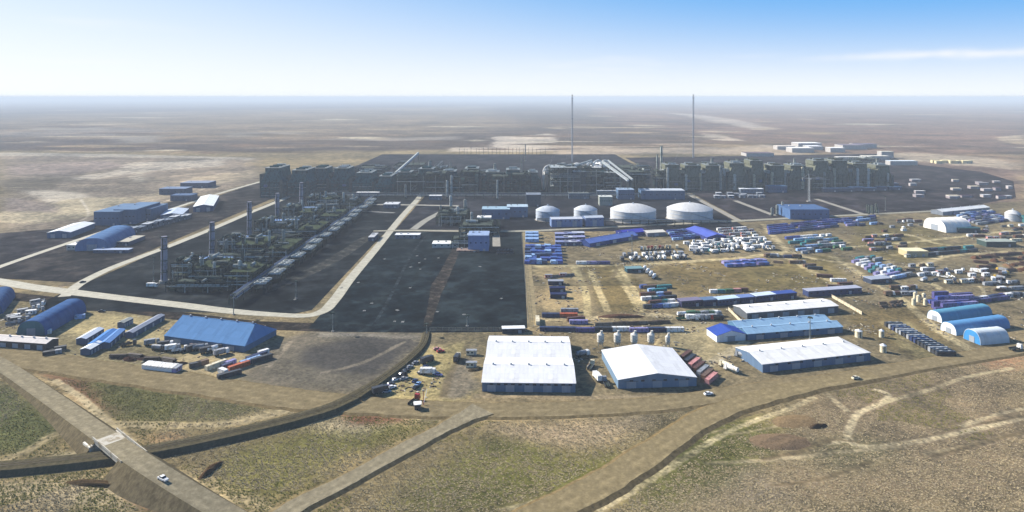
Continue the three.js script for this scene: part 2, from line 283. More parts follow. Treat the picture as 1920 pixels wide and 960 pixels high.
function groundTile(name, x0, x1, z0, z1, W, Hh, base) {
  const g = new THREE.BufferGeometry();
  g.setAttribute('position', new THREE.Float32BufferAttribute([x0, 0, -z0, x1, 0, -z0, x1, 0, -z1, x0, 0, -z1], 3));
  g.setAttribute('normal', new THREE.Float32BufferAttribute([0, 1, 0, 0, 1, 0, 0, 1, 0, 0, 1, 0], 3));
  g.setAttribute('uv', new THREE.Float32BufferAttribute([0, 0, 1, 0, 1, 1, 0, 1], 2)); g.setIndex([0, 1, 2, 0, 2, 3]);
  return struct(name, g, new THREE.MeshLambertMaterial({ map: paintGround(x0, x1, z0, z1, W, Hh, base), color: new THREE.Color(0.79, 0.79, 0.76) }));
}
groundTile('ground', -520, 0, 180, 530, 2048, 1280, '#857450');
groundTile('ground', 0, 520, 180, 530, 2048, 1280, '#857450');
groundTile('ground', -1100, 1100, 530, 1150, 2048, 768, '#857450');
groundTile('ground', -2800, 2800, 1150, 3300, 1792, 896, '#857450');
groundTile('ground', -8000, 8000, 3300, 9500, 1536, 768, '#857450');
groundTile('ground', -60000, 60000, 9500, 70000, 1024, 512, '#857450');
{ // the plain goes on beside and behind
  const q = []; const r = (x0, x1, z0, z1) => q.push(new THREE.PlaneGeometry(x1 - x0, z1 - z0).rotateX(-Math.PI / 2).translate((x0 + x1) / 2, 0, -(z0 + z1) / 2));
  r(-1600, 1600, -2500, 180); r(-1600, -520, 180, 530); r(520, 1600, 180, 530); r(-3500, -1100, 530, 1150); r(1100, 3500, 530, 1150); r(-9000, -2800, 1150, 3300); r(2800, 9000, 1150, 3300); r(-26000, -8000, 3300, 9500); r(8000, 26000, 3300, 9500);
  struct('plain', M(q.map(metreUV)), new THREE.MeshLambertMaterial({ color: '#6a5d42', map: scaled(T_grain, 60) }));
}

// ---------- pads, roads, railway ----------
const sheet = (name, pts, y, m) => { // pts: map [x, z]
  const s = new THREE.Shape(pts.map(([x, z]) => new THREE.Vector2(x, -z))), g = new THREE.ShapeGeometry(s).rotateX(-Math.PI / 2).translate(0, y, 0);
  return struct(name, metreUV(g), m);
};
const px = (list) => list.map(([x, y]) => P(x, y));
const padTex = grainTex((x, y) => { const n = at(N1, x, y), m = at(N2, x, y), f = at(N3, x, y), s = sstep(n, 0.48, 0.66), k = sstep(m, 0.56, 0.70), t = Math.abs(((x * 0.35 + y + 26 * at(N1, y, x)) % 128) - 64) < 2.2 && at(N2, y, x) > 0.44 ? 0.14 : 0, v = 0.46 * (n - 0.5) + 0.36 * (m - 0.5) + 0.36 * (f - 0.5) + t; return [0.66 + v + 0.16 * s + 0.08 * k, 0.67 + v + 0.13 * s + 0.07 * k, 0.68 + v + 0.09 * s + 0.05 * k]; });
const padM = (hex, size = 130) => mat(hex, { rough: 0.95, tex: padTex, size });
sheet('gravel_pad', [[-132, -432], [10, -433], [12, -742], [-132, -742]], 0.04, padM('#2a343a'));
sheet('gravel_pad', [[-344, -470], [-150, -462], [-141, -470], [-141, -1050], [-344, -1050]], 0.04, padM('#33383c', 170));
sheet('gravel_pad', [[-446, -555], [-354, -540], [-354, -1160], [-446, -1160]], 0.04, padM('#454344'));
sheet('gravel_pad', [...px([[-40, 512], [0, 505], [118, 466]]), [-457, -760], [-457, -1010], [-480, -1010], [-520, -760], [-640, -690], [-700, -600]], 0.045, padM('#464448'));
sheet('gravel_pad', [[-330, -1050], [-132, -1050], [-132, -742], [12, -742], [270, -752], [270, -1750], [-340, -1750], [-340, -1165]], 0.02, padM('#383a42', 200));
sheet('gravel_pad', [[280, -800], ...px([[1640, 402], [1790, 392], [1905, 370], [1900, 340], [1840, 322], [1700, 306], [1660, 288]]), [280, -1650]], 0.05, padM('#403d43', 180));
sheet('dirt_strip', px([[-20, 543], [130, 560], [340, 585], [480, 602], [600, 606], [600, 622], [500, 618], [330, 600], [130, 572], [-20, 560]]), 0.03, padM('#45403c', 40));
sheet('dirt_strip', px([[600, 606], [985, 616], [1000, 622], [800, 624], [600, 622]]), 0.05, padM('#2c353b', 60));

function ribbon(name, marks, width, m, { y = 0.12, bank = 0, heights, bankM, n = 14, ragged = /^(dirt|gravel)/.test(name) ? 0.22 : 0 } = {}) {
  // a strip along survey marks; width metres or per mark; bank: side slopes down to the ground
  const hs = heights ?? marks.map(() => y), pts = marks.map(([a, b], i) => { const [x, z] = P(a, b, hs[i]); return new THREE.Vector3(x, hs[i], z); });
  const cr = new THREE.CatmullRomCurve3(pts, false, 'centripetal'), N = marks.length * n * (ragged ? 3 : 1), ws = Array.isArray(width) ? width : marks.map(() => width);
  const wAt = (t) => { const f = t * (ws.length - 1), i = Math.min(ws.length - 2, Math.floor(f)); return ws.length === 1 ? ws[0] : ws[i] * (1 - f + i) + ws[i + 1] * (f - i); };
  const top = [], side = [], line = []; let run = 0, prev;
  for (let i = 0; i <= N; i++) {
    const t = i / N, p = cr.getPoint(t), d = cr.getTangent(t).setY(0).normalize(), w = wAt(t) / 2 * (1 + (ragged ? ragged * (atS(N3, p.x * 3, p.z * 3) + atS(N2, p.x * 2, p.z * 2) - 1) : 0)), nx = -d.z, nz = d.x;
    if (prev) run += p.distanceTo(prev); prev = p;
    line.push({ p, nx, nz, d, w, run });
  }
  const strip = (a, b, up) => { const pos = [], uv = []; for (let i = 0; i < N; i++) { const [A, Bq, Cq, D] = [a(line[i]), b(line[i]), b(line[i + 1]), a(line[i + 1])]; pos.push(...A, ...Bq, ...Cq, ...A, ...Cq, ...D); const r0 = line[i].run, r1 = line[i + 1].run, w = line[i].w * 2; uv.push(0, r0, w, r0, w, r1, 0, r0, w, r1, 0, r1); } const g = new THREE.BufferGeometry(); g.setAttribute('position', new THREE.Float32BufferAttribute(pos, 3)); g.setAttribute('uv', new THREE.Float32BufferAttribute(uv, 2)); g.computeVertexNormals(); return g; };
  const e = (l, k, y) => [l.p.x + l.nx * k, y ?? l.p.y, l.p.z + l.nz * k];
  let g = strip((l) => e(l, l.w), (l) => e(l, -l.w));
  { const nn = g.attributes.normal; if (nn.getY(0) < 0) { g = strip((l) => e(l, -l.w), (l) => e(l, l.w)); } }
  const o = struct(name, g, m);
  if (bank) for (const s of [-1, 1]) {
    const q = strip((l) => e(l, s * l.w, l.p.y - 0.02), (l) => e(l, s * (l.w + l.p.y * bank), 0.0)); if (q.attributes.normal.getY(0) < 0) { const ix = q.attributes.position; for (let i = 0; i < ix.count; i += 3) for (const at_ of [ix, q.attributes.uv]) { const a = [], b = []; for (let k = 0; k < at_.itemSize; k++) { a.push(at_.getComponent(i + 1, k)); b.push(at_.getComponent(i + 2, k)); } for (let k = 0; k < at_.itemSize; k++) { at_.setComponent(i + 1, k, b[k]); at_.setComponent(i + 2, k, a[k]); } } q.computeVertexNormals(); }
    struct('embankment', metreUV(q), bankM ?? m);
  }
  return { o, line, cr };
}
const roadTex = grainTex((x, y) => 0.80 + 0.12 * (at(N2, x, y) - 0.5) + 0.12 * (at(N3, x, y) - 0.5) + 0.20 * (at(N1, x, y) - 0.5));
const rutTex = grainTex((x, y) => { const w = (at(N2, y * 3, 40) - 0.5) * 10, u = ((x + w) % 512) / 512, rut = Math.exp(-(((u * 4) % 1 - 0.5) ** 2) * 30) * sstep(at(N1, x * 0.5 + 60, y * 0.25), 0.38, 0.62); return 0.80 + 0.10 * rut + 0.16 * (at(N3, x, y) - 0.5) + 0.16 * (at(N2, x, y) - 0.5) + 0.22 * (at(N1, x, y) - 0.5); });
const concrete = mat('#c6c1ad', { rough: 0.9, tex: roadTex, size: 30 }), paleDirt = mat('#a99a78', { rough: 0.98, tex: rutTex, size: 26 }), dirt = mat('#938566', { rough: 1, tex: rutTex, size: 22 }), greyRoad = mat('#9c9279', { rough: 0.95, tex: rutTex, size: 18 }), soil = mat('#7d6e50', { rough: 1, tex: T_grain, size: 30 });
// concrete plant roads
ribbon('concrete_road', [[-40, 522], [0, 528], [60, 538], [130, 547], [220, 558], [340, 572], [430, 583], [520, 590], [580, 591], [606, 583], [625, 565], [655, 525], [705, 466], [757, 402], [781, 376], [792, 362]], [14, 13, 12, 12, 11, 11, 10, 8, 8, 8.5, 8.5, 8.5, 8, 8, 8, 8], concrete);
ribbon('concrete_road', [[120, 556], [150, 532], [205, 504], [305, 466], [400, 428], [470, 398], [500, 386], [560, 361]], 8.5, concrete, { y: 0.16 });
ribbon('concrete_road', [[-60, 523], [0, 500], [65, 477], [130, 455], [215, 427], [330, 389], [420, 360], [480, 343], [500, 337]], 7, concrete, { y: 0.14 });
ribbon('concrete_road', [[640, 383], [760, 384], [860, 386]], 9, mat('#a9a598', { rough: 0.9, tex: roadTex, size: 30 }), { y: 0.2 });
ribbon('concrete_road', [[660, 395], [740, 399]], 6, mat('#8d8c88', { rough: 0.9, tex: roadTex, size: 30 }), { y: 0.17 });
ribbon('concrete_road', [[700, 433], [765, 432], [860, 433], [985, 433], [1110, 427], [1260, 420], [1385, 414], [1500, 408], [1640, 401], [1760, 395]], [6, 8, 9, 9, 9, 10, 10, 9, 8, 7], mat('#aaa591', { rough: 0.9, tex: roadTex, size: 30 }), { y: 0.24 });
for (const [a, b] of [[[1287, 362], [1384, 413]], [[1378, 376], [1452, 404]], [[1530, 373], [1620, 402]], [[930, 433], [931, 462]], [[1255, 350], [1290, 364]]]) ribbon('concrete_road', [a, b], 8, mat('#a8a294', { rough: 0.9, tex: roadTex, size: 30 }), { y: 0.18 });
ribbon('concrete_road', [[775, 430], [800, 412], [832, 395]], 9, mat('#a09e92', { rough: 0.9, tex: roadTex, size: 30 }), { y: 0.15 });
ribbon('concrete_road', [[640, 360], [760, 358], [900, 360], [1290, 364]], 10, mat('#85868a', { rough: 0.9, tex: roadTex, size: 30 }), { y: 0.13 });
ribbon('concrete_road', [[735, 362], [752, 350], [765, 342]], 9, mat('#a5a297', { rough: 0.9, tex: roadTex, size: 30 }), { y: 0.17 });
// compacted tracks over the dark gravel
ribbon('gravel_track', [[470, 555], [540, 528], [610, 495], [660, 465], [690, 445], [735, 434]], [9, 14, 14, 14, 12, 8], padM('#515250', 60), { y: 0.07 });
ribbon('gravel_track', [[700, 612], [735, 550], [770, 480], [800, 440]], 2.4, padM('#3d464c', 40), { y: 0.09 });
ribbon('gravel_track', [[800, 612], [812, 570], [820, 540], [838, 505], [855, 468]], [5, 7, 11, 10, 8], padM('#4f4a46', 40), { y: 0.07 });
// big graded earth roads
const earthRoad = ribbon('dirt_road', [[-60, 655], [0, 664], [150, 688], [330, 714], [560, 748], [700, 760], [880, 768], [1060, 766], [1210, 758], [1330, 744], [1440, 727], [1560, 712], [1700, 688], [1920, 652], [2000, 640]], [24, 22, 20, 20, 19, 17, 15, 14, 14, 14, 13, 12, 12, 12, 12], dirt, { y: 0.6, bank: 3, bankM: soil });
const mainRoad = ribbon('dirt_road', [[930, 1010], [1035, 955], [1140, 900], [1240, 835], [1320, 783], [1400, 752], [1520, 722], [1640, 702]], [14, 14, 13.5, 13, 12.5, 12, 11, 8], mat('#998a68', { rough: 1, tex: rutTex, size: 20 }), { y: 0.9, bank: 2.6, bankM: mat('#7d6d4e', { rough: 1, tex: T_grain, size: 26 }) });
ribbon('dirt_road', [[500, 985], [560, 945], [640, 905], [740, 850], [830, 803], [872, 781], [905, 766]], [9, 8.5, 8, 8, 8, 10, 16], greyRoad, { y: 0.9, bank: 2, bankM: soil });
// overpass road, railway bank below it
const RAIL_H = 2.2, DECK = 6.2;
const railBed = mat('#5d5744', { rough: 1, tex: T_grain, size: 20 }), railSlope = railBed;
const rail = ribbon('railway_bed', [[-60, 876], [0, 873], [110, 863], [220, 850], [300, 838], [400, 818], [480, 800], [560, 780], [620, 762], [664, 742]], 7.5, railBed, { heights: Array(10).fill(RAIL_H), bank: 0.75, bankM: railSlope });
const rail2 = ribbon('railway_bed', [[664, 742], [720, 706], [765, 672], [792, 645], [800, 622]], [7.5, 5, 4.4, 4, 4], railBed, { heights: [RAIL_H, 2.4, 1.8, 1.4, 1], bank: 0.75, bankM: railSlope });
const overpass = ribbon('overpass_road', [[-80, 640], [0, 682], [90, 742], [180, 806], [270, 868], [350, 918], [430, 965], [520, 1015]], [9, 9, 9, 9, 9, 9, 9, 9], greyRoad, { heights: [0.4, 0.9, 2.0, 4.3, DECK, 4.2, 1.8, 0.7] });

// sides of the overpass: earth banks that stop short of the railway, abutments and a bridge deck between
{
  const L = overpass.line, rl = rail.line, at_ = (l, k, y) => [l.p.x + l.nx * k, y, l.p.z + l.nz * k];
  const near = (l) => Math.min(...rl.map((r) => Math.hypot(r.p.x - l.p.x, r.p.z - l.p.z)));
  const gap = L.map((l) => near(l) < 9);
  for (const s of [-1, 1]) {
    const pos = [], uv = [];
    for (let i = 0; i < L.length - 1; i++) {
      if (gap[i] || gap[i + 1]) continue;
      const a = L[i], b = L[i + 1], k = 1.1, q = [at_(a, s * a.w, a.p.y - 0.02), at_(a, s * (a.w + a.p.y * k), 0), at_(b, s * (b.w + b.p.y * k), 0), at_(b, s * b.w, b.p.y - 0.02)];
      const o = s > 0 ? [0, 1, 2, 0, 2, 3] : [0, 2, 1, 0, 3, 2];
      for (const v of o) { pos.push(...q[v]); uv.push(v === 0 || v === 3 ? 0 : 8, v < 2 ? a.run : b.run); }
    }
    const g = new THREE.BufferGeometry(); g.setAttribute('position', new THREE.Float32BufferAttribute(pos, 3)); g.setAttribute('uv', new THREE.Float32BufferAttribute(uv, 2)); g.computeVertexNormals();
    struct('embankment', metreUV(g), mat('#6f654f', { rough: 1, tex: T_grain, size: 26 }));
  }
  const ids = gap.map((v, i) => v ? i : -1).filter((i) => i >= 0), a = L[ids[0] - 1], b = L[ids[ids.length - 1] + 1], mid = L[Math.round((ids[0] + ids[ids.length - 1]) / 2)];
  const turn = Math.atan2(-(b.p.z - a.p.z), b.p.x - a.p.x), len = Math.hypot(b.p.x - a.p.x, b.p.z - a.p.z), t = thing('road_bridge', 'concrete road bridge carrying the overpass across the railway bank', 'bridge', (a.p.x + b.p.x) / 2, (a.p.z + b.p.z) / 2, turn);
  const cm = mat('#b3aea2', { rough: 0.9, tex: T_dirt, size: 20 }), y = mid.p.y;
  part('deck', B(len + 2, 1.3, 9.4, 0, y - 1.6, 0), cm, t);
  for (const s of [-1, 1]) { part('parapet', B(len + 6, 0.9, 0.35, 0, y + 0.02, s * 4.75), cm, t); part('abutment', B(1.6, y - 1.7, 12, s * (len / 2 + 0.6), 0, 0), cm, t); for (const e of [-1, 1]) part('wing_wall', B(7, y * 0.6, 0.8, s * (len / 2 + 4), 0, e * 6.4), mat('#d9d5ca', { rough: 0.9, tex: T_dirt, size: 20 }), t); }
  // rails and sleepers
  const steel = mat('#5a5048', { rough: 0.6, metal: 0.6, tex: null }), railLine = (pts, off, nm) => { const c = new THREE.CatmullRomCurve3(pts.map((l) => new THREE.Vector3(l.p.x + l.nx * off, l.p.y + 0.28, l.p.z + l.nz * off))); return new THREE.TubeGeometry(c, pts.length, 0.09, 4); };
  const track = thing('railway_track', 'steel railway track curving along the dark embankment', 'railway track', 0, 0);
  for (const off of [-0.76, 0.76]) part('rail', railLine([...rl.filter((_, i) => i % 3 === 0), ...rail2.line.filter((_, i) => i % 3 === 1)], off), steel, track);
}

// ---------- halls, sheds and tents ----------
const W_WHITE = '#e9e9ea', winM = mat('#1e2a38', { rough: 0.15, tex: null }), doorM = mat('#8e97a3', { rough: 0.6, tex: T_sheet, size: 12 }), sheetM = (hex) => mat(hex, { rough: 0.95, tex: T_sheet, size: 20 });
// footprint from the two front base corners; local x runs along the front, -z is the back
function frame(fl, fr) { const [x0, z0] = P(...fl), [x1, z1] = P(...fr), w = Math.hypot(x1 - x0, z1 - z0); return { x0, z0, x1, z1, w, turn: Math.atan2(-(z1 - z0), x1 - x0) }; }
function hall(name, label, cat, { fl, fr, d, h, rise, ridge = 'x', bays = 1, roof, wall, doors = 2, group, side, roofs, windows = 0, endDoors = 0, hip = 0, hipL = hip, hipR = hip }) {
  const f = frame(fl, fr), w = f.w, t = thing(name, label, cat, (f.x0 + f.x1) / 2, (f.z0 + f.z1) / 2, f.turn, group);
  const wm = sheetM(wall), rm = sheetM(roof, 0.5), sm = sheetM(side ?? wall);
  if (ridge === 'x') { // ridges parallel to the front
    const bd = d / bays;
    part('front_wall', B(w, h, 0.3, 0, 0, -0.15), wm, t); part('back_wall', B(w, h, 0.3, 0, 0, -d + 0.15), wm, t);
    for (const s of [-1, 1]) {
      const o = [[0.3, 0], [d - 0.3, 0]]; for (let b = bays - 1; b >= 0; b--) o.push([b * bd + bd - (b === bays - 1 ? 0.3 : 0), h], [b * bd + bd / 2, h + ((s < 0 ? hipL : hipR) ? 0 : rise * 0.97)]); o.push([0.3, h]);
      const g = prism(o, 0.3, 'x'); g.translate(s * (w / 2 - 0.15), 0, 0); part('end_wall', g, sm, t);
    }
    for (let b = 0; b < bays; b++) for (const s of [1, -1]) {
      const len = Math.hypot(bd / 2, rise), a = Math.atan2(rise, bd / 2), cut = hipL + hipR;
      let g;
      if (cut) { // hipped ends: slope is a trapezoid
        const sh = new THREE.Shape([[-w / 2 - 0.4, 0], [w / 2 + 0.4, 0], [w / 2 - hipR, len], [-w / 2 + hipL, len]].map(([p, q]) => new THREE.Vector2(p, q)));
        g = metreUV(new THREE.ExtrudeGeometry(sh, { depth: 0.18, bevelEnabled: false })); g.rotateX(-Math.PI / 2 + a); g.translate(0, h, 0); if (s < 0) { g.scale(1, 1, -1); g.translate(0, 0, -bd); { const ps = g.attributes.position; for (let i = 0; i < ps.count; i += 3) { const v = [ps.getX(i), ps.getY(i), ps.getZ(i)]; ps.setXYZ(i, ps.getX(i + 1), ps.getY(i + 1), ps.getZ(i + 1)); ps.setXYZ(i + 1, ...v); } g.computeVertexNormals(); } }
        g.translate(0, 0, -b * bd);
      } else { g = B(w + 0.8, 0.18, len + (b === 0 && s > 0 || b === bays - 1 && s < 0 ? 0.5 : 0)); g.rotateX(s * a); g.translate(0, h + rise / 2, -(b * bd + bd / 2) + s * bd / 4); }
      part('roof_slope', g, roofs ? sheetM(roofs[s > 0 ? 0 : 1], 0.5) : rm, t);
    }
    for (const s of [-1, 1]) { const hp = s < 0 ? hipL : hipR; if (!hp) continue; const len = Math.hypot(hp, rise), sh = new THREE.Shape([[-d / 2 - 0.3, 0], [d / 2 + 0.3, 0], [0, len]].map(([p, q]) => new THREE.Vector2(p, q))), g = metreUV(new THREE.ExtrudeGeometry(sh, { depth: 0.16, bevelEnabled: false })); g.rotateX(-Math.PI / 2 + Math.atan2(rise, hp)); g.rotateY(s * Math.PI / 2); g.translate(s * (w / 2 + 0.35), h, -d / 2); part('hip_slope', g, rm, t); }
    for (let b = 0; b < bays; b++) part('ridge_cap', B(w + 0.8 - hipL - hipR, 0.16, 0.9, (hipL - hipR) / 2, h + rise - 0.02, -(b * bd + bd / 2)), rm, t);
    for (let b = 1; b < bays; b++) part('valley_gutter', B(w + 0.9, 0.12, 0.8, 0, h + 0.02, -b * bd), mat('#8e939b', { tex: null }), t);
  } else {
    const o = (y) => [[-w / 2 + 0.3, 0], [w / 2 - 0.3, 0], [w / 2 - 0.3, h], [0, h + rise * 0.97], [-w / 2 + 0.3, h]];
    for (const s of [0, 1]) { const g = prism(o(), 0.3); g.translate(0, 0, s ? -d + 0.15 : -0.15); part(s ? 'back_wall' : 'front_wall', g, wm, t); }
    for (const s of [-1, 1]) part('side_wall', B(0.3, h, d, s * (w / 2 - 0.15), 0, -d / 2), sm, t);
    for (const s of [-1, 1]) { const len = Math.hypot(w / 2, rise), a = Math.atan2(rise, w / 2), g = B(len + 0.5, 0.18, d + 0.8); g.rotateZ(-s * a); g.translate(s * w / 4, h + rise / 2, -d / 2); part('roof_slope', g, roofs ? sheetM(roofs[s < 0 ? 0 : 1], 0.5) : rm, t); }
    part('ridge_cap', B(0.9, 0.16, d + 0.9, 0, h + rise - 0.02, -d / 2), rm, t);
  }
  if (w > 40 && ridge === 'x') for (let b = 0; b < bays; b++) for (let i = 0; i < 5; i++) part('roof_vent', C(0.55, 0.5, 1.1, -w * 0.4 + i * w * 0.2, h + rise - 0.1, -(b + 0.5) * d / bays, 10), mat('#a8abb0', { tex: null }), t);
  const dw = Math.min(5, w / (doors + 1) * 0.55), dh = h * 0.74;
  for (let i = 0; i < doors; i++) { const x = -w / 2 + (i + 0.5) * w / doors, dr = part('door', B(dw, dh, 0.14, x, 0, 0.1), doorM, t); part('door_track', B(dw * 1.5, 0.16, 0.1, x, dh + 0.05, 0.1), mat('#4a5058', { tex: null }), dr); }
  for (let i = 0; i < windows; i++) part('window', B(1.8, 0.9, 0.1, -w / 2 + (i + 1) * w / (windows + 1) + 1.1, h * 0.72, 0.06), winM, t);
  for (let i = 0; i < endDoors; i++) part('door', B(0.14, dh, 4.5, -w / 2 - 0.08, 0, -(i + 0.5) * d / endDoors), doorM, t);
  return t;
}
function archHall(name, label, cat, { a, b, r, h, skin, end, group, ribs = 8 }) { // axis from mark a to mark b
  const [x0, z0] = P(...a), [x1, z1] = P(...b), len = Math.hypot(x1 - x0, z1 - z0), t = thing(name, label, cat, (x0 + x1) / 2, (z0 + z1) / 2, Math.atan2(-(z1 - z0), x1 - x0), group);
  const pt = (k, q) => { const u = k / q * Math.PI; return [Math.sign(Math.cos(u)) * r * Math.pow(Math.abs(Math.cos(u)), 0.75), h * Math.pow(Math.sin(u), 0.8)]; }, Q = 18, out = [], inn = [];
  for (let k = 0; k <= Q; k++) { const [p, q] = pt(k, Q); out.push([p, q]); inn.unshift([p * 0.975, Math.max(0, q * 0.975 - 0.01)]); }
  part('roof_skin', prism([...out, ...inn], len, 'x'), sheetM(skin, 0.55), t);
  for (const s of [-1, 1]) { const g = prism(out.map(([p, q]) => [p * 0.97, q * 0.97]), 0.25, 'x'); g.translate(s * (len / 2 - 0.2), 0, 0); const e = part('end_wall', g, sheetM(end), t); part('door', B(0.16, h * 0.5, r * 0.6, s * (len / 2 + 0.02), 0, 0), doorM, e); }
  for (let i = 0; i <= ribs; i++) { const g = prism([...out.map(([p, q]) => [p * 1.01, q * 1.012]), ...inn.map(([p, q]) => [p * 1.0, q * 1.0])], 0.22, 'x'); g.translate(-len / 2 + 0.3 + i * (len - 0.6) / ribs, 0, 0); part('rib', g, sheetM(skin, 0.55), t); }
  return t;
}
// low flat building with parapet, roof, door, windows; centre by map position
function block(name, label, cat, x, z, w, d, h, { turn = 0, roof = '#c9ccd2', wall = '#9aa5b4', group, n = 4, units = 1, y = 0 } = {}) {
  const t = thing(name, label, cat, x, z, turn, group, y);
  part('wall', B(w, h, d), sheetM(wall), t); part('roof', B(w + 0.5, 0.3, d + 0.5, 0, h, 0), sheetM(roof), t);
  for (let i = 0; i < n; i++) part('window', B(Math.min(1.6, w / n * 0.5), 1.0, 0.12, -w / 2 + (i + 0.5) * w / n, h * 0.5, d / 2 + 0.02), winM, t);
  part('door', B(Math.min(2.2, w * 0.3), Math.min(2.4, h * 0.7), 0.14, w * 0.28, 0, d / 2 + 0.03), doorM, t);
  for (let i = 0; i < units; i++) part('roof_unit', B(1.6, 1.0, 1.4, -w * 0.3 + i * w * 0.6 / Math.max(1, units), h + 0.3, -d * 0.15), mat('#aab0b8', { tex: T_dirt, size: 6 }), t);
  return t;
}
const blockP = (name, label, cat, fl, fr, d, h, o = {}) => { const f = frame(fl, fr), cx = (f.x0 + f.x1) / 2 - Math.sin(f.turn) * d / 2, cz = (f.z0 + f.z1) / 2 - Math.cos(f.turn) * d / 2; return block(name, label, cat, cx, cz, f.w, d, h, { ...o, turn: f.turn }); };

hall('warehouse', 'large white double-gabled warehouse beside the dirt road', 'warehouse', { fl: [904, 734], fr: [1079, 736], d: 66, h: 4.6, rise: 2.6, bays: 2, roof: '#dcdde0', wall: '#667a90', doors: 5, windows: 12 });
hall('warehouse', 'white warehouse with a lengthwise ridge', 'warehouse', { fl: [1159, 729], fr: [1306, 724], d: 40, h: 4.6, rise: 2.8, ridge: 'z', roof: '#d8dade', wall: '#6b8299', doors: 3, windows: 6 });  // both roof slopes are the same white
hall('warehouse', 'long white warehouse with dark blue hipped end near the road', 'warehouse', { fl: [1430, 699], fr: [1632, 676], d: 26, h: 4.4, rise: 2, roof: '#e2e2e1', wall: '#5f7590', doors: 5, windows: 8, hipR: 7 });
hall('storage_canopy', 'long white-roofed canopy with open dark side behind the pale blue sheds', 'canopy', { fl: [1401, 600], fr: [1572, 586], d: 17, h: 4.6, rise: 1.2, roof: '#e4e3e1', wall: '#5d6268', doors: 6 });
hall('warehouse', 'pale blue twin-ridged shed between two white-roofed halls', 'shed', { fl: [1402, 638], fr: [1580, 624], d: 24, h: 3.8, rise: 1.9, bays: 2, roof: '#8fb2cf', wall: '#4f7392', doors: 4, windows: 6 });
hall('shed', 'small shed with bright blue roof and white front beside the pale blue shed', 'shed', { fl: [1344, 642], fr: [1398, 638], d: 13, h: 4, rise: 2.6, ridge: 'z', roof: '#3550a0', wall: '#d4dae2', doors: 1 });
hall('warehouse', 'blue hipped warehouse in the yard below the tall chimney', 'warehouse', { fl: [308, 641], fr: [458, 661], d: 30, h: 3.6, rise: 8, roof: '#6189b6', wall: '#54708c', doors: 3, windows: 0, hipR: 4 });
hall('shed', 'long shed with white roof at the left end of the yard', 'shed', { fl: [-28, 650], fr: [86, 658], d: 9, h: 4.2, rise: 1.2, roof: '#ddd6d0', wall: '#4f4744', doors: 5 });
archHall('arch_hangar', 'dark blue arched hangar in the left yard', 'hangar', { a: [58, 630], b: [138, 585], r: 8.5, h: 9.5, skin: '#456492', end: '#456f7a', ribs: 6 });
archHall('arch_hangar', 'blue arched hangar cut by the left edge of the picture', 'hangar', { a: [-22, 592], b: [4, 560], r: 8, h: 9, skin: '#46628c', end: '#2f5a7a', ribs: 6 });
archHall('arch_hangar', 'teal arched tent behind the other two arched tents', 'hangar', { a: [1752, 601], b: [1846, 588], r: 5.6, h: 6.6, skin: '#5a93b0', end: '#e4e8ec', ribs: 7, group: 'arched tents beside the road' });
archHall('arch_hangar', 'blue arched tent between the teal one and the white one', 'hangar', { a: [1778, 624], b: [1878, 610], r: 5.6, h: 6.6, skin: '#5a8fbe', end: '#e4e8ec', ribs: 8, group: 'arched tents beside the road' });
archHall('arch_hangar', 'short white arched tent with blue end nearest the road', 'hangar', { a: [1822, 641], b: [1876, 636], r: 6, h: 7.4, skin: '#c9d3da', end: '#3f86c0', ribs: 4, group: 'arched tents beside the road' });
// small sheds of the left yard
for (const [a, b, w, roof, label] of [
  [[152, 646], [186, 626], 6, '#cfd8e6', 'narrow shed with whitish roof, outermost of the blue shed group'], [[176, 656], [212, 629], 7, '#5684c0', 'blue-roofed shed in the middle of the left yard group'], [[196, 654], [226, 628], 5.5, '#6d93c8', 'lighter blue-roofed shed closing the left yard group'],
  [[160, 666], [184, 652], 6, '#eef2f4', 'short white-roofed shed standing foremost in the left yard group'], [[242, 634], [302, 600], 5, '#9aa0ae', 'long narrow grey shed beside the blue hipped warehouse'], [[226, 615], [244, 606], 4.5, '#a9aca6', 'grey lean shed with open dark side near the long grey shed']]) {
  const [x0, z0] = P(...a), [x1, z1] = P(...b), len = Math.hypot(x1 - x0, z1 - z0), t = thing('narrow_shed', label, 'shed', (x0 + x1) / 2, (z0 + z1) / 2, Math.atan2(-(z1 - z0), x1 - x0)), h = 3.4;
  part('wall', B(len, h, w), sheetM('#54637a'), t);
  for (const s of [-1, 1]) { const g = B(len + 0.6, 0.15, w / 2 + 0.4); g.rotateX(s * 0.28); g.translate(0, h + w * 0.07, s * w / 4); part('roof_slope', g, sheetM(roof), t); }
  for (let i = 0; i < 4; i++) part('door', B(1.6, 2.4, 0.12, -len / 2 + (i + 0.5) * len / 4, 0, w / 2 + 0.02), doorM, t);
}
// buildings of the plant's west side
hall('warehouse', 'white flat-gabled hall alone on the pale ground at far left', 'warehouse', { fl: [88, 447], fr: [132, 446], d: 52, h: 6, rise: 2, ridge: 'z', roof: '#e6eaee', wall: '#516d8b', doors: 2 });
archHall('arch_hangar', 'blue round-backed hall beside the west road', 'hangar', { a: [172, 470], b: [226, 443], r: 15, h: 12, skin: '#5d7ca4', end: '#5a7ca8', ribs: 6 });
block('cabin', 'low white annex at the end of the blue round-backed hall', 'annex', ...P(152, 466), 18, 16, 5, { roof: '#e8e6e0', wall: '#b8b4ac' });
for (const [x, y, w, d, h, l] of [[228, 414, 30, 60, 16, 'broad blue workshop block beside the pale ground'], [258, 412, 26, 56, 17, 'taller blue workshop block in the middle of the trio'], [284, 408, 20, 40, 14, 'blue workshop block at the eastern end of the trio']]) block('workshop', l, 'workshop', ...P(x, y), w, d, h, { roof: '#6f87a4', wall: '#4a6684', n: 6 });
hall('warehouse', 'long low hall with bright white roof beside the west road', 'warehouse', { fl: [362, 398], fr: [400, 396], d: 96, h: 7, rise: 2.4, ridge: 'z', roof: '#e9eef0', wall: '#465a7c', doors: 2 });
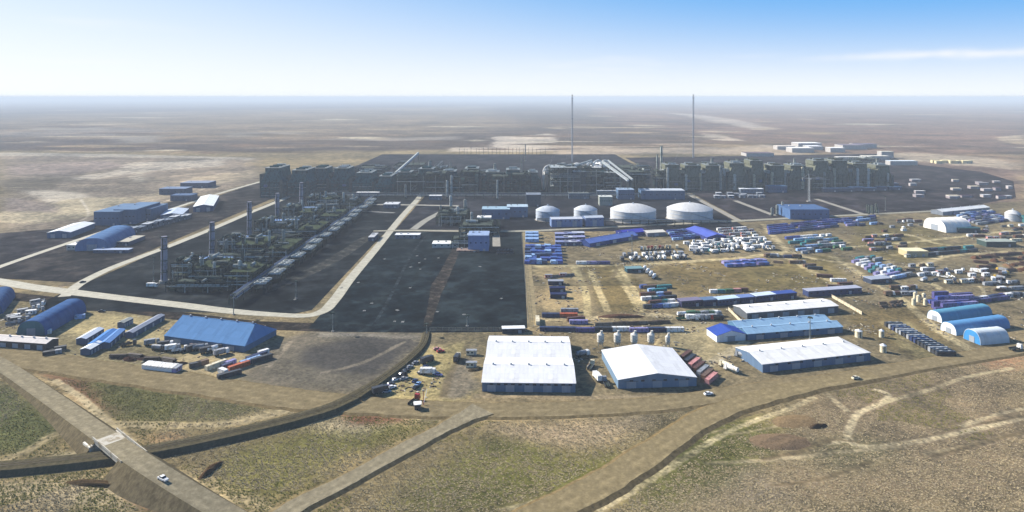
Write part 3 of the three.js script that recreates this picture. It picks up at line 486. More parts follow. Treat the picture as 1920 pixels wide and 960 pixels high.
hall('warehouse', 'mid-sized pale-roofed hall between pipe rows and white hall', 'warehouse', { fl: [300, 413], fr: [342, 411], d: 44, h: 6, rise: 2, ridge: 'z', roof: '#c2cede', wall: '#43597c', doors: 2 });
for (let i = 0; i < 11; i++) { const [x, z] = P(248 + i * 10, 436 - i * 2.6); block('equipment_shelter', 'small grey equipment shelter in the row along the west road', 'shelter', x, z, 8, 14, rr(4, 7), { roof: pick(['#8f98a4', '#b7bcc2', '#7d8796']), wall: pick(['#5a6470', '#4c5765']), group: 'equipment shelters along the west road', n: 2, units: 1 }); }
for (const [x, y, w, d, h, r, l] of [[212, 473, 34, 8, 3, '#aab6cc', 'low pale shed in front of the blue round-backed hall'], [246, 455, 12, 30, 4, '#b9b4a6', 'beige flat-roofed shed by the west road'], [330, 363, 40, 24, 9, '#7e8ea8', 'grey-blue store near the pale streaked ground'], [372, 350, 46, 30, 8, '#8c97ac', 'wide grey store farthest up the west road'], [345, 375, 30, 20, 8, '#5f7290', 'dark blue store behind the long white-roofed hall']]) block('store_building', l, 'building', ...P(x, y), w, d, h, { roof: r, wall: '#4a5870' });

// ---------- storage tanks ----------
function tank(label, [bx, by], r, h, dome, { paintwork = '#c9cacb', group } = {}) {
  const [x, z0] = P(bx, by), z = z0 - r, t = thing('storage_tank', label, 'tank', x * (-z) / (-z0), z, 0, group);
  part('shell', C(r, r, h, 0, 0, 0, 40), sheetM(paintwork), t);
  const pts = []; for (let i = 0; i <= 10; i++) { const u = i / 10; pts.push(new THREE.Vector2(Math.max(0.01, (r + 0.25) * (1 - u)), h + dome * (1 - (1 - u) ** 2))); }
  part('dome_roof', metreUV(new THREE.LatheGeometry(pts, 40)), sheetM(paintwork), t);
  for (const k of [0.33, 0.66, 1]) part('wind_girder', metreUV(new THREE.TorusGeometry(r + 0.12, 0.18, 5, 40).rotateX(Math.PI / 2).translate(0, h * k - 0.1, 0)), mat('#9fb0c8', { tex: null }), t);
  const st = []; for (let i = 0; i < 26; i++) { const a = 0.5 + i * 0.055; st.push(B(1.4, 0.25, 0.9, Math.cos(a) * (r + 0.7), h * (i + 1) / 27, Math.sin(a) * (r + 0.7), -a)); } part('spiral_stair', M(st), mat('#6c7684', { tex: null }), t);
  part('roof_vent', C(0.9, 0.7, 1.8, 0, h + dome - 0.2, 0, 10), mat('#b8c0ca', { tex: null }), t);
  part('foundation', C(r + 1.4, r + 1.2, 0.6, 0, 0, 0, 40), mat('#8e8a82'), t);
  return t;
}
tank('large white domed storage tank beside the smaller tank farm', [1187, 420], 27.5, 13, 6.6, { group: 'large domed tanks' });
tank('large white domed storage tank on the side towards the pad road', [1293, 418], 27.5, 13, 6.6, { group: 'large domed tanks' });
tank('smaller grey domed tank at the corner of the tank farm', [1027, 416], 14.5, 12, 5, { paintwork: '#b9c1cc' });
tank('smaller grey domed tank partly hidden by the tank farm shed', [1098, 411], 14.5, 10, 5, { paintwork: '#c2c8cf' });
hall('pump_house', 'long grey-blue pump house in front of the tanks', 'building', { fl: [1034, 426], fr: [1092, 425], d: 14, h: 9, rise: 1.4, roof: '#c6ccd6', wall: '#7186ae', doors: 2, windows: 6 });
hall('pump_house', 'shorter grey-blue pump house joined on towards the large tank', 'building', { fl: [1098, 425], fr: [1132, 424], d: 14, h: 10, rise: 1.4, roof: '#b9c2ce', wall: '#6d80a6', doors: 1, windows: 3 });
for (const [x, y, w, d, h, r, wl, l] of [[1240, 372, 64, 22, 13, '#b9c2cc', '#4f6a88', 'long blue control building below the thin chimney'], [1172, 372, 24, 22, 14, '#8ea2b8', '#526a88', 'blue block at the end of the white conveyor bridge'], [1140, 366, 34, 8, 7, '#d4d8dc', '#5e6c80', 'low white-roofed service building near the blue block'], [1085, 372, 30, 12, 8, '#b8bdb8', '#64707e', 'grey service building behind the small tanks'], [1135, 384, 18, 14, 12, '#c8cbc6', '#8f958f', 'pale machine house behind the large domed tank'], [1505, 406, 48, 40, 12, '#4a668f', '#4a668f', 'blue block hall with pale left end inside the eastern pad'], [1408, 362, 36, 10, 7, '#d5dae0', '#6d7888', 'low white-roofed building in front of the eastern furnaces'], [1455, 360, 30, 14, 10, '#5c80a0', '#3c5c80', 'dark blue building in front of the eastern furnaces']])
  block('plant_building', l, 'building', ...P(x, y), w, d, h, { roof: r, wall: wl, n: 7, units: 2 });

// ---------- chimneys, process units, furnaces ----------
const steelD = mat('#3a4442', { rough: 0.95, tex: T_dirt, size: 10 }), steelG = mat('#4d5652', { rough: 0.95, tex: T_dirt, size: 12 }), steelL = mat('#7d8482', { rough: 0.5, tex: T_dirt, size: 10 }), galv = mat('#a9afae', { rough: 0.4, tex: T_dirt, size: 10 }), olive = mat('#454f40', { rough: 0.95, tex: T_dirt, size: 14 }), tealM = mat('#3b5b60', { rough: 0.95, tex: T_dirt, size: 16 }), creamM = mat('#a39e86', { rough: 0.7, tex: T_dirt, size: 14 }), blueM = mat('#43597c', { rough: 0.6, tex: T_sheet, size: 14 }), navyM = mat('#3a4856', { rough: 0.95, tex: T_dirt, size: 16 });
function chimney(label, x, z, h, r, m, group, rings = 4) {
  const t = thing('chimney', label, 'chimney', x, z, 0, group);
  part('shaft', C(r * 1.15, r, h, 0, 0, 0, 18), m, t); part('plinth', C(r * 1.7, r * 1.6, 2.2, 0, 0, 0, 18), mat('#8b8b88'), t);
  for (let i = 1; i <= rings; i++) { const p = part('platform', C(r * 1.5, r * 1.5, 0.35, 0, h * i / rings - 0.6, 0, 18), steelD, t); part('railing', metreUV(new THREE.TorusGeometry(r * 1.5, 0.07, 4, 18).rotateX(Math.PI / 2).translate(0, h * i / rings + 0.8, 0)), steelD, p); }
  part('ladder', B(0.6, h - 2, 0.25, 0, 1, r * 1.12), steelD, t);
  return t;
}
// an open steel structure full of decks, pipes and vessels
function processFrame(label, x, z, w, d, h, { group, dark = steelD, top = steelL, turn = 0, levels = 4, vessels = 4, name = 'process_structure', deckM = steelG, clad = 0.5, cladM = [olive, steelD, navyM] } = {}) {
  const t = thing(name, label, 'process unit', x, z, turn, group), nx = Math.max(2, Math.round(w / 7)), nz = Math.max(2, Math.round(d / 8)), st = [];
  for (let i = 0; i <= nx; i++) for (let j = 0; j <= nz; j++) st.push(B(0.5, h, 0.5, -w / 2 + i * w / nx, 0, -d / 2 + j * d / nz));
  for (let k = 1; k <= levels; k++) { const y = h * k / levels - 0.5; for (let i = 0; i <= nx; i++) st.push(B(0.35, 0.5, d, -w / 2 + i * w / nx, y, 0)); for (let j = 0; j <= nz; j++) st.push(B(w, 0.5, 0.35, 0, y, -d / 2 + j * d / nz)); }
  for (let i = 0; i < nx; i++) for (let k = 0; k < levels; k++) if (rnd() < 0.35) st.push(bar([-w / 2 + i * w / nx, h * k / levels, d / 2], [-w / 2 + (i + 1) * w / nx, h * (k + 1) / levels, d / 2], 0.16));
  part('steel_frame', M(st), dark, t);
  for (let k = 1; k <= levels; k++) if (rnd() < 0.85) { const ww = w * rr(0.55, 0.98), dd = d * rr(0.55, 0.98); part('deck', B(ww, 0.15, dd, rr(-1, 1) * (w - ww) / 2, h * k / levels + 0.01, rr(-1, 1) * (d - dd) / 2), deckM, t); }
  for (let k = 0; k < levels; k++) for (let i = 0; i < nx; i++) { // equipment boxes in the bays
    if (rnd() < clad) { const bw = w / nx * rr(0.5, 0.85), bh = h / levels * rr(0.4, 0.85), bd = d * rr(0.25, 0.7); part('equipment_housing', B(bw, bh, bd, -w / 2 + (i + 0.5) * w / nx, h * k / levels + 0.1, rr(-0.15, 0.15) * d), pick([...cladM, steelG]), t); }
  }
  { // tangle of small pipes, valves and supports inside, too fine to pick apart
    const tg = [], n = Math.round(Math.min(260, w * d * 0.16)); for (let i = 0; i < n; i++) { const bx = rr(-0.5, 0.5) * w, by = rr(0.02, 1.02) * h, bz = rr(-0.5, 0.5) * d, k = rnd(); tg.push(k < 0.35 ? B(rr(2, w * 0.3), rr(0.3, 0.8), rr(0.3, 0.8), bx * 0.8, by, bz) : k < 0.65 ? B(rr(0.3, 0.8), rr(0.3, 0.7), rr(2, d * 0.3), bx, by, bz * 0.8) : k < 0.85 ? B(rr(0.3, 0.7), rr(2, 5), rr(0.3, 0.7), bx, Math.min(by, h), bz) : B(rr(1, 2.6), rr(1, 2.4), rr(1, 2.6), bx, Math.min(by, h - 2), bz)); }
    part('pipework', M(tg), pick([olive, steelD]), t).userData.kind = 'stuff';
  }
  vessels = Math.ceil(vessels * 0.6);
  for (let i = 0; i < vessels; i++) {
    const y = h + rr(0, 0.3), r = rr(0.9, 1.8), l = rr(0.25, 0.5) * w, vx = rr(-0.3, 0.3) * w, vz = rr(-0.42, 0.42) * d;
    const v = part('drum', CH(r, l, vx, y + r + 0.5, vz, rnd() < 0.5, 12), pick([top, steelG, steelL, steelG]), t); part('saddle', B(l * 0.5, 0.7, 0.8, vx, y, vz), dark, v);
  }
  for (let i = 0; i < vessels; i++) part('riser_pipe', C(0.35, 0.35, h * rr(0.5, 1.15), rr(-0.48, 0.48) * w, 0, d / 2 + rr(0.4, 1.2), 8), pick([top, galv, steelL]), t);
  for (let i = 0; i < 3; i++) part('header_pipe', CH(0.4, w * rr(0.6, 1), 0, h * rr(0.3, 0.95), d / 2 + 0.7, true, 8), pick([top, galv]), t);
  return t;
}
function column(label, x, z, h, r, m, group) {  // upright distillation column with skirt, platforms and overhead pipe
  const t = thing('distillation_column', label, 'column', x, z, 0, group);
  part('shell', C(r, r, h, 0, 2, 0, 14), m, t); part('skirt', C(r * 1.15, r * 1.05, 2, 0, 0, 0, 14), steelD, t);
  part('head', metreUV(new THREE.SphereGeometry(r, 14, 6, 0, Math.PI * 2, 0, Math.PI / 2).scale(1, 0.6, 1).translate(0, h + 2, 0)), m, t);
  for (let y = 8; y < h; y += 7) part('platform', C(r + 0.9, r + 0.9, 0.25, 0, y, 0, 14), steelD, t);
  part('overhead_pipe', bar([r + 0.6, 1, 0], [r + 0.6, h + 2, 0], 0.3, 6), galv, t);
  return t;
}
function airCooler(label, x, z, w, d, y, n, group) {
  const t = thing('air_cooler', label, 'air cooler', x, z, 0, group), st = [];
  for (let j = 0; j <= n; j++) for (const s of [-1, 1]) st.push(B(0.4, y, 0.4, s * w * 0.42, 0, -d / 2 + j * d / n));
  part('steel_frame', M(st), steelD, t); part('pipe_deck', B(w * 0.8, 0.5, d, 0, y * 0.55, 0), steelG, t);
  for (let j = 0; j < n; j++) { const b = part('fan_bay', B(w, 1.1, d / n * 0.62, 0, y, -d / 2 + (j + 0.5) * d / n), mat('#c3c7c9', { rough: 0.5, tex: T_dirt, size: 9 }), t); for (const s of [-1, 1]) part('fan_ring', C(w * 0.2, w * 0.2, 0.5, s * w * 0.25, y + 1.1, -d / 2 + (j + 0.5) * d / n, 12), steelL, b); }
  return t;
}
const CHX = -281, lav = mat('#8f90a0', { rough: 0.95, tex: T_dirt, size: 20 });
const ord = ['first and nearest', 'second', 'third', 'fourth', 'fifth and farthest'];
[[539, 37.5], [625, 33], [714, 38], [799, 35], [890, 36]].forEach(([Z, h], i) => {
  chimney(`tall lavender-grey chimney, ${ord[i]} in the western furnace row`, CHX, -Z, h, 2.3, lav, 'chimneys of the western furnace row');
  const g = 'process structures of the western furnace row', w = ord[i], z0 = -Z;
  processFrame(`pale furnace house beside the ${w} chimney of the western row`, CHX + 14, z0 - 14, 18, 26, 15 + rr(-1, 3), { group: g, levels: 3, vessels: 6, top: galv, clad: 0.8, cladM: [steelL, steelG, blueM] });
  processFrame(`dark green-grey process block, middle of the ${w} western unit`, CHX + 40, z0 - 6, 28, 40, 13 + rr(-1, 3), { group: g, vessels: 7, clad: 0.97, levels: 3, cladM: [olive, steelD, olive, navyM], deckM: olive });
  processFrame(`dark process block on the pad side of the ${w} western unit`, CHX + 68, z0 - 2, 22, 48, 11 + rr(-1, 3), { group: g, vessels: 5, clad: 0.97, levels: 3, cladM: [olive, steelD, olive], deckM: olive });
  processFrame(`low dark pump structure in front of the ${w} western unit`, CHX + 40, z0 + 22, 50, 10, 8, { group: g, vessels: 3, clad: 0.9, levels: 2, cladM: [olive, steelD] });
  block('substation', `long blue-roofed substation inside the ${w} western unit`, 'substation', CHX + 26, z0 - 34, 30, 9, 12, { roof: '#7f9cc8', wall: '#3c5f96', n: 6 });
  for (let k = 0; k < 6; k++) column(`slim process column in the ${w} western unit`, CHX + 14 + k * 10 + rr(-3, 3), z0 - rr(-14, 26), rr(14, 23), rr(0.7, 1.4), pick([galv, steelL, steelG]), 'columns of the western furnace row');
  for (let k = 0; k < 3; k++) airCooler(`white-topped air cooler bank, ${['nearest', 'middle', 'farthest'][k]} of three beside the ${w} western unit`, CHX + 88 + (k % 2) * 1.5, z0 + 22 - k * 27, 9, 17, 7 + k * 0.4, 3, 'air coolers beside the western units');
});
// pipe rack beside the air coolers, and the one over the middle of the plant
function pipeRack(label, x0, z0, x1, z1, w, h, n, pipes) {
  const len = Math.hypot(x1 - x0, z1 - z0), t = thing('pipe_rack', label, 'pipe rack', (x0 + x1) / 2, (z0 + z1) / 2, Math.atan2(-(z1 - z0), x1 - x0));
  for (let i = 0; i <= n; i++) part('portal', M([B(0.4, h, 0.4, -len / 2 + i * len / n, 0, -w / 2), B(0.4, h, 0.4, -len / 2 + i * len / n, 0, w / 2), B(0.35, 0.4, w, -len / 2 + i * len / n, h - 0.5, 0), B(0.35, 0.4, w, -len / 2 + i * len / n, h * 0.6, 0)]), steelD, t);
  for (let k = 0; k < pipes; k++) part('pipe', CH(rr(0.2, 0.5), len, 0, (k % 2 ? h : h * 0.6 + 0.4) + 0.4, -w / 2 + (k + 0.5) * w / pipes, true, 8), pick([galv, steelL, steelG, blueM]), t);
  return t;
}
pipeRack('long steel pipe rack between the western units and their air coolers', CHX + 80, -480, CHX + 80, -960, 5, 7, 36, 7);
pipeRack('pipe rack crossing the plant behind the central unit', -250, -985, 270, -985, 8, 8, 40, 9);
pipeRack('pipe rack running up towards the far pads', -150, -1010, -150, -1420, 10, 14, 24, 9);
pipeRack('pipe rack along the road in front of the domed tanks', 30, -790, 250, -775, 5, 6, 22, 6);

// furnace blocks of the long northern row: radiant box, convection house above, ducts, stack
const furnaceGrey = mat('#666a5e', { rough: 0.95, tex: T_dirt, size: 14 });
function furnace(label, x, z, w, d, h, { body, trim, duct, group, stack = 0, cap = 0.5 }) {
  const t = thing('furnace_block', label, 'furnace', x, z, 0, group), rib = [];
  const o = [[-w / 2, 0], [w / 2, 0], [w / 2, h * 0.62], [w * 0.36, h * 0.8], [w * 0.3, h], [-w * 0.3, h], [-w * 0.36, h * 0.8], [-w / 2, h * 0.62]];
  part('radiant_box', prism(o, d), body, t);
  for (let i = 0; i <= 5; i++) rib.push(B(0.5, h * 0.62, 0.5, -w / 2 + i * w / 5, 0, d / 2 + 0.3), B(0.5, h * 0.62, 0.5, -w / 2 + i * w / 5, 0, -d / 2 - 0.3));
  for (let k = 1; k <= 4; k++) rib.push(B(w + 1.4, 0.3, 1.4, 0, h * 0.15 * k, d / 2 + 0.7), B(1.2, 0.3, d, w / 2 + 0.6, h * 0.15 * k, 0), B(1.2, 0.3, d, -w / 2 - 0.6, h * 0.15 * k, 0));
  part('walkway_frame', M(rib), steelD, t);
  part('convection_house', B(w * cap, h * 0.16, d * 0.8, 0, h, 0), trim, t);
  part('top_platform', B(w * 0.66, 0.4, d * 0.95, 0, h + h * 0.16, 0), steelL, t);
  for (let i = 0; i < 3; i++) part('roof_drum', CH(1.3, w * 0.4, 0, h * 1.16 + 1.8, -d * 0.3 + i * d * 0.3, true, 10), pick([trim, galv]), t);
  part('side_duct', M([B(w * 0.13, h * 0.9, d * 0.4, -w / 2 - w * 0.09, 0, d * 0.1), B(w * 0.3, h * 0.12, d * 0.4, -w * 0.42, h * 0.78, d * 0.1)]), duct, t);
  part('stair_tower', B(w * 0.1, h * 0.7, 3, w * 0.42, 0, d / 2 + 2.6), steelG, t);
  for (let i = 0; i < 3; i++) part('burner_pipe', CH(0.45, w * 0.9, 0, h * (0.1 + 0.16 * i), d / 2 + 1.9, true, 6), pick([steelG, steelL]), t);
  for (let i = 0; i < 2; i++) part('equipment_cabin', B(w * 0.16, h * 0.1, 3.4, -w * 0.25 + i * w * 0.4, h * rr(0.2, 0.5), d / 2 + 2.2), pick([trim, blueM, steelG]), t);
  if (stack) { const s = part('stack', C(w * 0.07, w * 0.06, stack, w * 0.1, h * 1.16, -d * 0.2, 12), steelL, t); part('stack_ring', C(w * 0.09, w * 0.09, 0.4, w * 0.1, h * 1.16 + stack - 1, -d * 0.2, 12), steelD, s); }
  return t;
}
const nameN = ['first', 'second', 'third', 'fourth', 'fifth', 'sixth', 'seventh', 'eighth', 'ninth', 'tenth', 'eleventh', 'twelfth'];
// teal blocks at the north-west corner
[[510, 371, 34, 50, 38], [560, 369, 34, 50, 34], [598, 362, 34, 40, 33], [640, 362, 34, 40, 33], [682, 364, 36, 44, 28], [722, 365, 30, 44, 24]].forEach(([x, y, w, d, h], i) => { const [X, Z] = P(x, y); furnace(`dark teal furnace block, ${nameN[i]} from the left in the north-western row`, X, Z - d / 2, w, d, h, { body: tealM, trim: tealM, duct: steelG, group: 'north-western furnace row', stack: 0, cap: 0.7 }); });
// eastern row with grey tops and paler side ducts
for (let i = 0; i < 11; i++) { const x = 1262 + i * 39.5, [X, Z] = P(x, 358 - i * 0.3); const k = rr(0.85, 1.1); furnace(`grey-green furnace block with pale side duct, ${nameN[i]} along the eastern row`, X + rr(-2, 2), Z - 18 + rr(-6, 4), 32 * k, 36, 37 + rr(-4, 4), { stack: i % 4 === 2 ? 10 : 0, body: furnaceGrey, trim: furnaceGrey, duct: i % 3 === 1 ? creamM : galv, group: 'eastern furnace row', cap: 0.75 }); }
for (let i = 0; i < 14; i++) column('pale column standing between the eastern furnace blocks', ...P(1250 + i * 32 + rr(-8, 8), 359 - i * 0.3), rr(22, 40), rr(1.2, 2.2), pick([creamM, galv, steelL]), 'columns between the eastern furnaces');
// dense middle of the northern row
[[770, 366, 40, 40, 20], [815, 364, 34, 50, 24], [855, 362, 22, 30, 16], [880, 364, 26, 40, 26], [935, 362, 34, 40, 20], [978, 362, 26, 40, 22], [1060, 362, 44, 50, 30], [1110, 362, 40, 50, 28], [1150, 362, 28, 40, 24], [1200, 360, 30, 40, 24], [1242, 358, 20, 30, 24]].forEach(([x, y, w, d, h], i) => { const [X, Z] = P(x, y); processFrame(`dark steel process block, ${nameN[i]} along the middle of the northern row`, X, Z - d / 2, w * 1.1, d, h * 1.3, { group: 'northern process blocks', cladM: [navyM, tealM, steelD], clad: 0.9, vessels: 5, top: i > 5 && i < 9 ? galv : steelG, deckM: i > 5 && i < 9 ? galv : steelG }); });
[[752, 364, 34, 26], [794, 363, 36, 30], [838, 362, 34, 26], [882, 362, 34, 30], [922, 362, 34, 25], [962, 362, 34, 28], [1000, 361, 26, 24]].forEach(([x, y, w, h], i) => { const [X, Z] = P(x, y); furnace(`bulky dark block, ${nameN[i]} from the left in the middle of the northern row`, X, Z - 46, w, 34, h, { body: tealM, trim: tealM, duct: steelG, group: 'middle northern furnace blocks', cap: 0.6, stack: i % 3 === 1 ? 12 : 0 }); });
// pale rounded ducts and drums of the complex at the foot of the western mast
for (let i = 0; i < 9; i++) { const x = 1030 + i * 13, y = 320 - i * 1.6, h = 30 + i * 1.2, [X, Z] = P(x, y, h), t = thing('curved_duct', `pale curved duct, ${nameN[i]} from the left over the bright complex below the mast`, 'duct', X, Z, rr(-0.5, 0.5), 'curved ducts below the mast'), r = rr(6, 11), tube = rr(1, 1.9); part('arch', metreUV(new THREE.TorusGeometry(r, tube, 8, 14, Math.PI).translate(0, h - 2, 0)), mat('#d5d6d6', { rough: 0.8, tex: T_dirt, size: 10 }), t); for (const s of [-1, 1]) part('downpipe', C(tube, tube, h - 2, s * r, 0, 0, 8), mat('#d5d6d6', { rough: 0.8, tex: T_dirt, size: 10 }), t); part('drum', CH(tube * 1.5, r * 2.2, 0, h - 3, rr(3, 6), true, 12), mat('#d5d6d6', { rough: 0.8, tex: T_dirt, size: 10 }), t); part('support_frame', M([B(0.5, h - 4, 0.5, -r * 0.6, 0, 4), B(0.5, h - 4, 0.5, r * 0.6, 0, 4), B(r * 1.4, 0.6, 0.6, 0, h - 5, 4)]), steelD, t); }
// second line of structures behind
[[640, 330, 50, 50, 12], [700, 326, 60, 50, 14], [770, 322, 60, 60, 16], [830, 330, 50, 40, 16], [905, 332, 40, 40, 10], [1190, 325, 60, 50, 14], [1340, 318, 60, 50, 12], [1400, 315, 60, 50, 14], [1560, 312, 60, 40, 16], [1620, 312, 50, 40, 18]].forEach(([x, y, w, d, h], i) => { const [X, Z] = P(x, y); processFrame(`low blue-grey process block, ${nameN[i]} in the line behind the furnaces`, X, Z, w, d, h, { group: 'process blocks behind the furnaces', cladM: [navyM, tealM, steelG], clad: 0.8, vessels: 4, levels: 2 }); });
// white conveyor galleries over the middle
function gallery(label, a, b, w, m) { // a, b: [px, py, height]
  const [x0, z0] = P(...a), [x1, z1] = P(...b), A = new THREE.Vector3(x0, a[2], z0), D = new THREE.Vector3(x1, b[2], z1).sub(A), len = D.length(), t = thing('conveyor_gallery', label, 'conveyor', x0, z0);
  const q = new THREE.Quaternion().setFromUnitVectors(new THREE.Vector3(1, 0, 0), D.clone().normalize()), put = (g) => g.applyQuaternion(q).translate(0, a[2], 0);
  part('enclosure', put(B(len, w * 0.8, w, len / 2, 0, 0)), m, t); part('roof', put(B(len, 0.4, w * 1.15, len / 2, w * 0.8, 0)), galv, t);
  for (let i = 0; i <= 4; i++) { const p = A.clone().addScaledVector(D, i / 4), h = p.y; if (h > 3) part('trestle', M([bar([p.x - x0 - 2.5, 0, p.z - z0], [p.x - x0, h, p.z - z0], 0.4), bar([p.x - x0 + 2.5, 0, p.z - z0], [p.x - x0, h, p.z - z0], 0.4)]), steelG, t); }
  return t;
}
gallery('white conveyor gallery climbing to the bright roof of the northern plant', [1178, 340, 26], [1130, 305, 44], 3, mat('#aab4be', { tex: T_dirt, size: 12 }));
gallery('white pipe bridge curving over the northern process blocks', [1060, 318, 34], [1110, 302, 46], 2.6, galv);
gallery('white level pipe bridge at the western end of the bright roofs', [1022, 320, 34], [1062, 318, 34], 2.6, galv);
gallery('pale conveyor gallery beside the climbing one', [1186, 338, 26], [1140, 302, 44], 2.2, mat('#8f9aa8', { tex: T_dirt, size: 12 }));
gallery('pale conveyor sloping up over the north-western sheds', [742, 326, 10], [785, 288, 40], 3.4, mat('#a9b4c0', { tex: T_dirt, size: 12 }));
[[1085, 320, 20, 30, 33], [1108, 312, 30, 40, 36], [1124, 306, 24, 30, 38]].forEach(([x, y, w, d, h], i) => { const [X, Z] = P(x, y, h); block('tower_house', `white-topped tower house, ${nameN[i]} of three over the northern plant`, 'building', X, Z, w, d, h, { roof: '#f0f0ee', wall: '#3d4652', n: 5, units: 3, group: 'white tower houses' }); });
// central unit beside the middle road
processFrame('grey-green process block beside the middle concrete road', ...P(850, 416), 36, 50, 12, { levels: 3, vessels: 9, top: galv, cladM: [steelG, olive, steelL] });
processFrame('low equipment block behind the blue central building', ...P(900, 436), 44, 36, 11, { levels: 2, vessels: 8, top: galv, cladM: [steelG, blueM, steelL] });
processFrame('equipment frame nearest the bare gravel pad', ...P(868, 462), 22, 18, 9, { levels: 2, vessels: 5, top: galv, cladM: [steelG, olive] });
for (const [x, y, w, d, h, r, wl, l] of [[898, 466, 20, 22, 15, '#8fa3c4', '#6f87b4', 'tall blue-grey building at the edge of the bare gravel pad'], [930, 408, 34, 22, 12, '#93aec0', '#46688c', 'blue block behind the central unit'], [970, 405, 26, 20, 13, '#a8bccb', '#4b6c8e', 'second blue block beside the central pipework'], [908, 424, 16, 12, 11, '#e8e8e6', '#b9bcc0', 'small white building in the central unit'], [836, 462, 26, 14, 4, '#e9e9e4', '#b9b9b2', 'low white platform building on the gravel'], [765, 446, 26, 10, 4, '#dfe2e6', '#6d7684', 'low white-roofed hut beside the middle road'], [700, 448, 6, 22, 4, '#b8bbbf', '#565f6c', 'narrow grey hut near the gravel track'], [690, 368, 34, 10, 6, '#dcdfe2', '#5f6b7c', 'low white hut in front of the north-western furnaces'], [817, 374, 18, 10, 6, '#dfe2e4', '#6a7482', 'small white hut beside the middle road end'], [735, 388, 20, 20, 5, '#c9ccd0', '#6d7684', 'flat pale hut at the cross road'], [1000, 385, 20, 20, 16, '#7d8694', '#3f4a5a', 'narrow dark block beside the small domed tank'], [878, 470, 22, 12, 1.2, '#8f7d74', '#7d6d66', 'low brown platform on the gravel pad']])
  block('plant_building', l, 'building', ...P(x, y), w, d, h, { roof: r, wall: wl, n: 4, units: 2 });
for (const [x, y, h, r] of [[845, 400, 20, 1.6], [858, 420, 18, 1.4], [872, 412, 22, 1.8], [884, 428, 16, 1.2], [826, 410, 14, 1.2], [838, 372, 24, 1.4], [846, 366, 28, 1.2], [932, 374, 26, 1.0], [760, 372, 18, 1.2], [704, 352, 22, 1.2]]) column('pale process column rising from the central unit', ...P(x, y), h, r, pick([galv, steelL]), 'columns of the central unit');

// ---------- masts, flares, cranes ----------
function latticeMast(label, x, z, h, w, { guys = 0, flare = true } = {}) {
  const t = thing('flare_tower', label, 'flare tower', x, z), st = [], c = [[-1, -1], [1, -1], [1, 1], [-1, 1]].map(([a, b]) => [a * w / 2, b * w / 2]), n = Math.round(h / (w * 1.2));
  for (const [a, b] of c) st.push(bar([a, 0, b], [a, h, b], 0.18));
  for (let k = 0; k < n; k++) for (let i = 0; i < 4; i++) { const [a, b] = c[i], [p, q] = c[(i + 1) % 4]; st.push(bar([a, h * k / n, b], [p, h * (k + 1) / n, q], 0.1), bar([a, h * k / n, b], [p, h * k / n, q], 0.08)); }
  part('lattice', M(st), mat('#868d9a', { rough: 0.6, tex: null }), t);
  for (const [dx, r] of [[-0.7, 0.45], [0.7, 0.35]]) { const p = part('flare_pipe', C(r, r, h + 3, dx, 0, 0, 10), mat('#8f96a2', { tex: null }), t); part('flare_tip', C(r * 1.4, r * 1.3, 4, dx, h + 1, 0, 10), steelD, p); }
  for (let i = 0; i < guys; i++) { const a = i * Math.PI * 2 / 3 + 0.4; for (const k of [0.5, 0.95]) part('guy_wire', bar([Math.cos(a) * h * 0.45, 0, Math.sin(a) * h * 0.45], [0, h * k, 0], 0.07, 3), mat('#8f96a2', { tex: null }), t); }
  for (const k of [0.33, 0.66, 0.97]) part('platform', B(w * 1.5, 0.4, w * 1.5, 0, h * k, 0), steelD, t);
  return t;
}
{ const [x, z] = P(1073, 303); latticeMast('tall lattice flare tower over the white conveyor roofs', x, z, 151, 3, { guys: 3 }); const [x2, z2] = P(1300, 296); latticeMast('tall lattice flare tower behind the eastern furnaces', x2, z2, 152, 3, { guys: 3 });  }
chimney('thin pale chimney with dark cap near the long blue control building', ...P(1240, 346), 66, 2.0, mat('#a9b0a8', { tex: T_dirt, size: 20 }), null, 5);
chimney('shorter thin chimney standing close to the capped one', ...P(1232, 346), 52, 1.4, mat('#9aa29e', { tex: T_dirt, size: 20 }), null, 4);
for (const [x, y, h, l] of [[1383, 346, 44, 'thin grey stack over the eastern furnace row'], [985, 302, 40, 'slim white mast over the dark northern pad'], [845, 340, 34, 'slim stack over the middle of the northern row'], [978, 330, 40, 'pale stack in the northern pad']]) chimney(l, ...P(x, y), h, 1.1, steelL, null, 3);
function lightMast(label, x, z, h) { const t = thing('light_mast', label, 'light mast', x, z, 0, 'light masts'); part('pole', C(0.35, 0.18, h, 0, 0, 0, 8), steelL, t); const c = part('crown', C(1.2, 1.2, 0.5, 0, h - 0.6, 0, 10), steelD, t); for (let i = 0; i < 6; i++) part('floodlight', B(0.5, 0.5, 0.3, Math.cos(i * 1.047) * 1.4, h - 0.9, Math.sin(i * 1.047) * 1.4), steelG, c); part('base', C(0.9, 0.9, 0.6, 0, 0, 0, 8), mat('#8e8c88'), t); return t; }
for (const [x, y, yt, l] of [[1519, 636, 594, 'tall floodlight mast between the pale blue shed and the long white hall'], [438, 590, 550, 'floodlight mast beside the concrete road below the western unit'], [288, 528, 480, 'floodlight mast beside the first western chimney'], [624, 622, 585, 'floodlight mast at the road bend by the grey gravel field'], [800, 628, 606, 'floodlight mast at the end of the railway curve'], [876, 612, 590, 'floodlight mast at the edge of the dark gravel pad'], [1185, 470, 440, 'floodlight mast by the tank farm yard'], [1660, 395, 368, 'floodlight mast on the eastern pad edge'], [555, 560, 526, 'floodlight mast on the pad beside the western unit']]) lightMast(l, ...P(x, y), tall(y, yt));
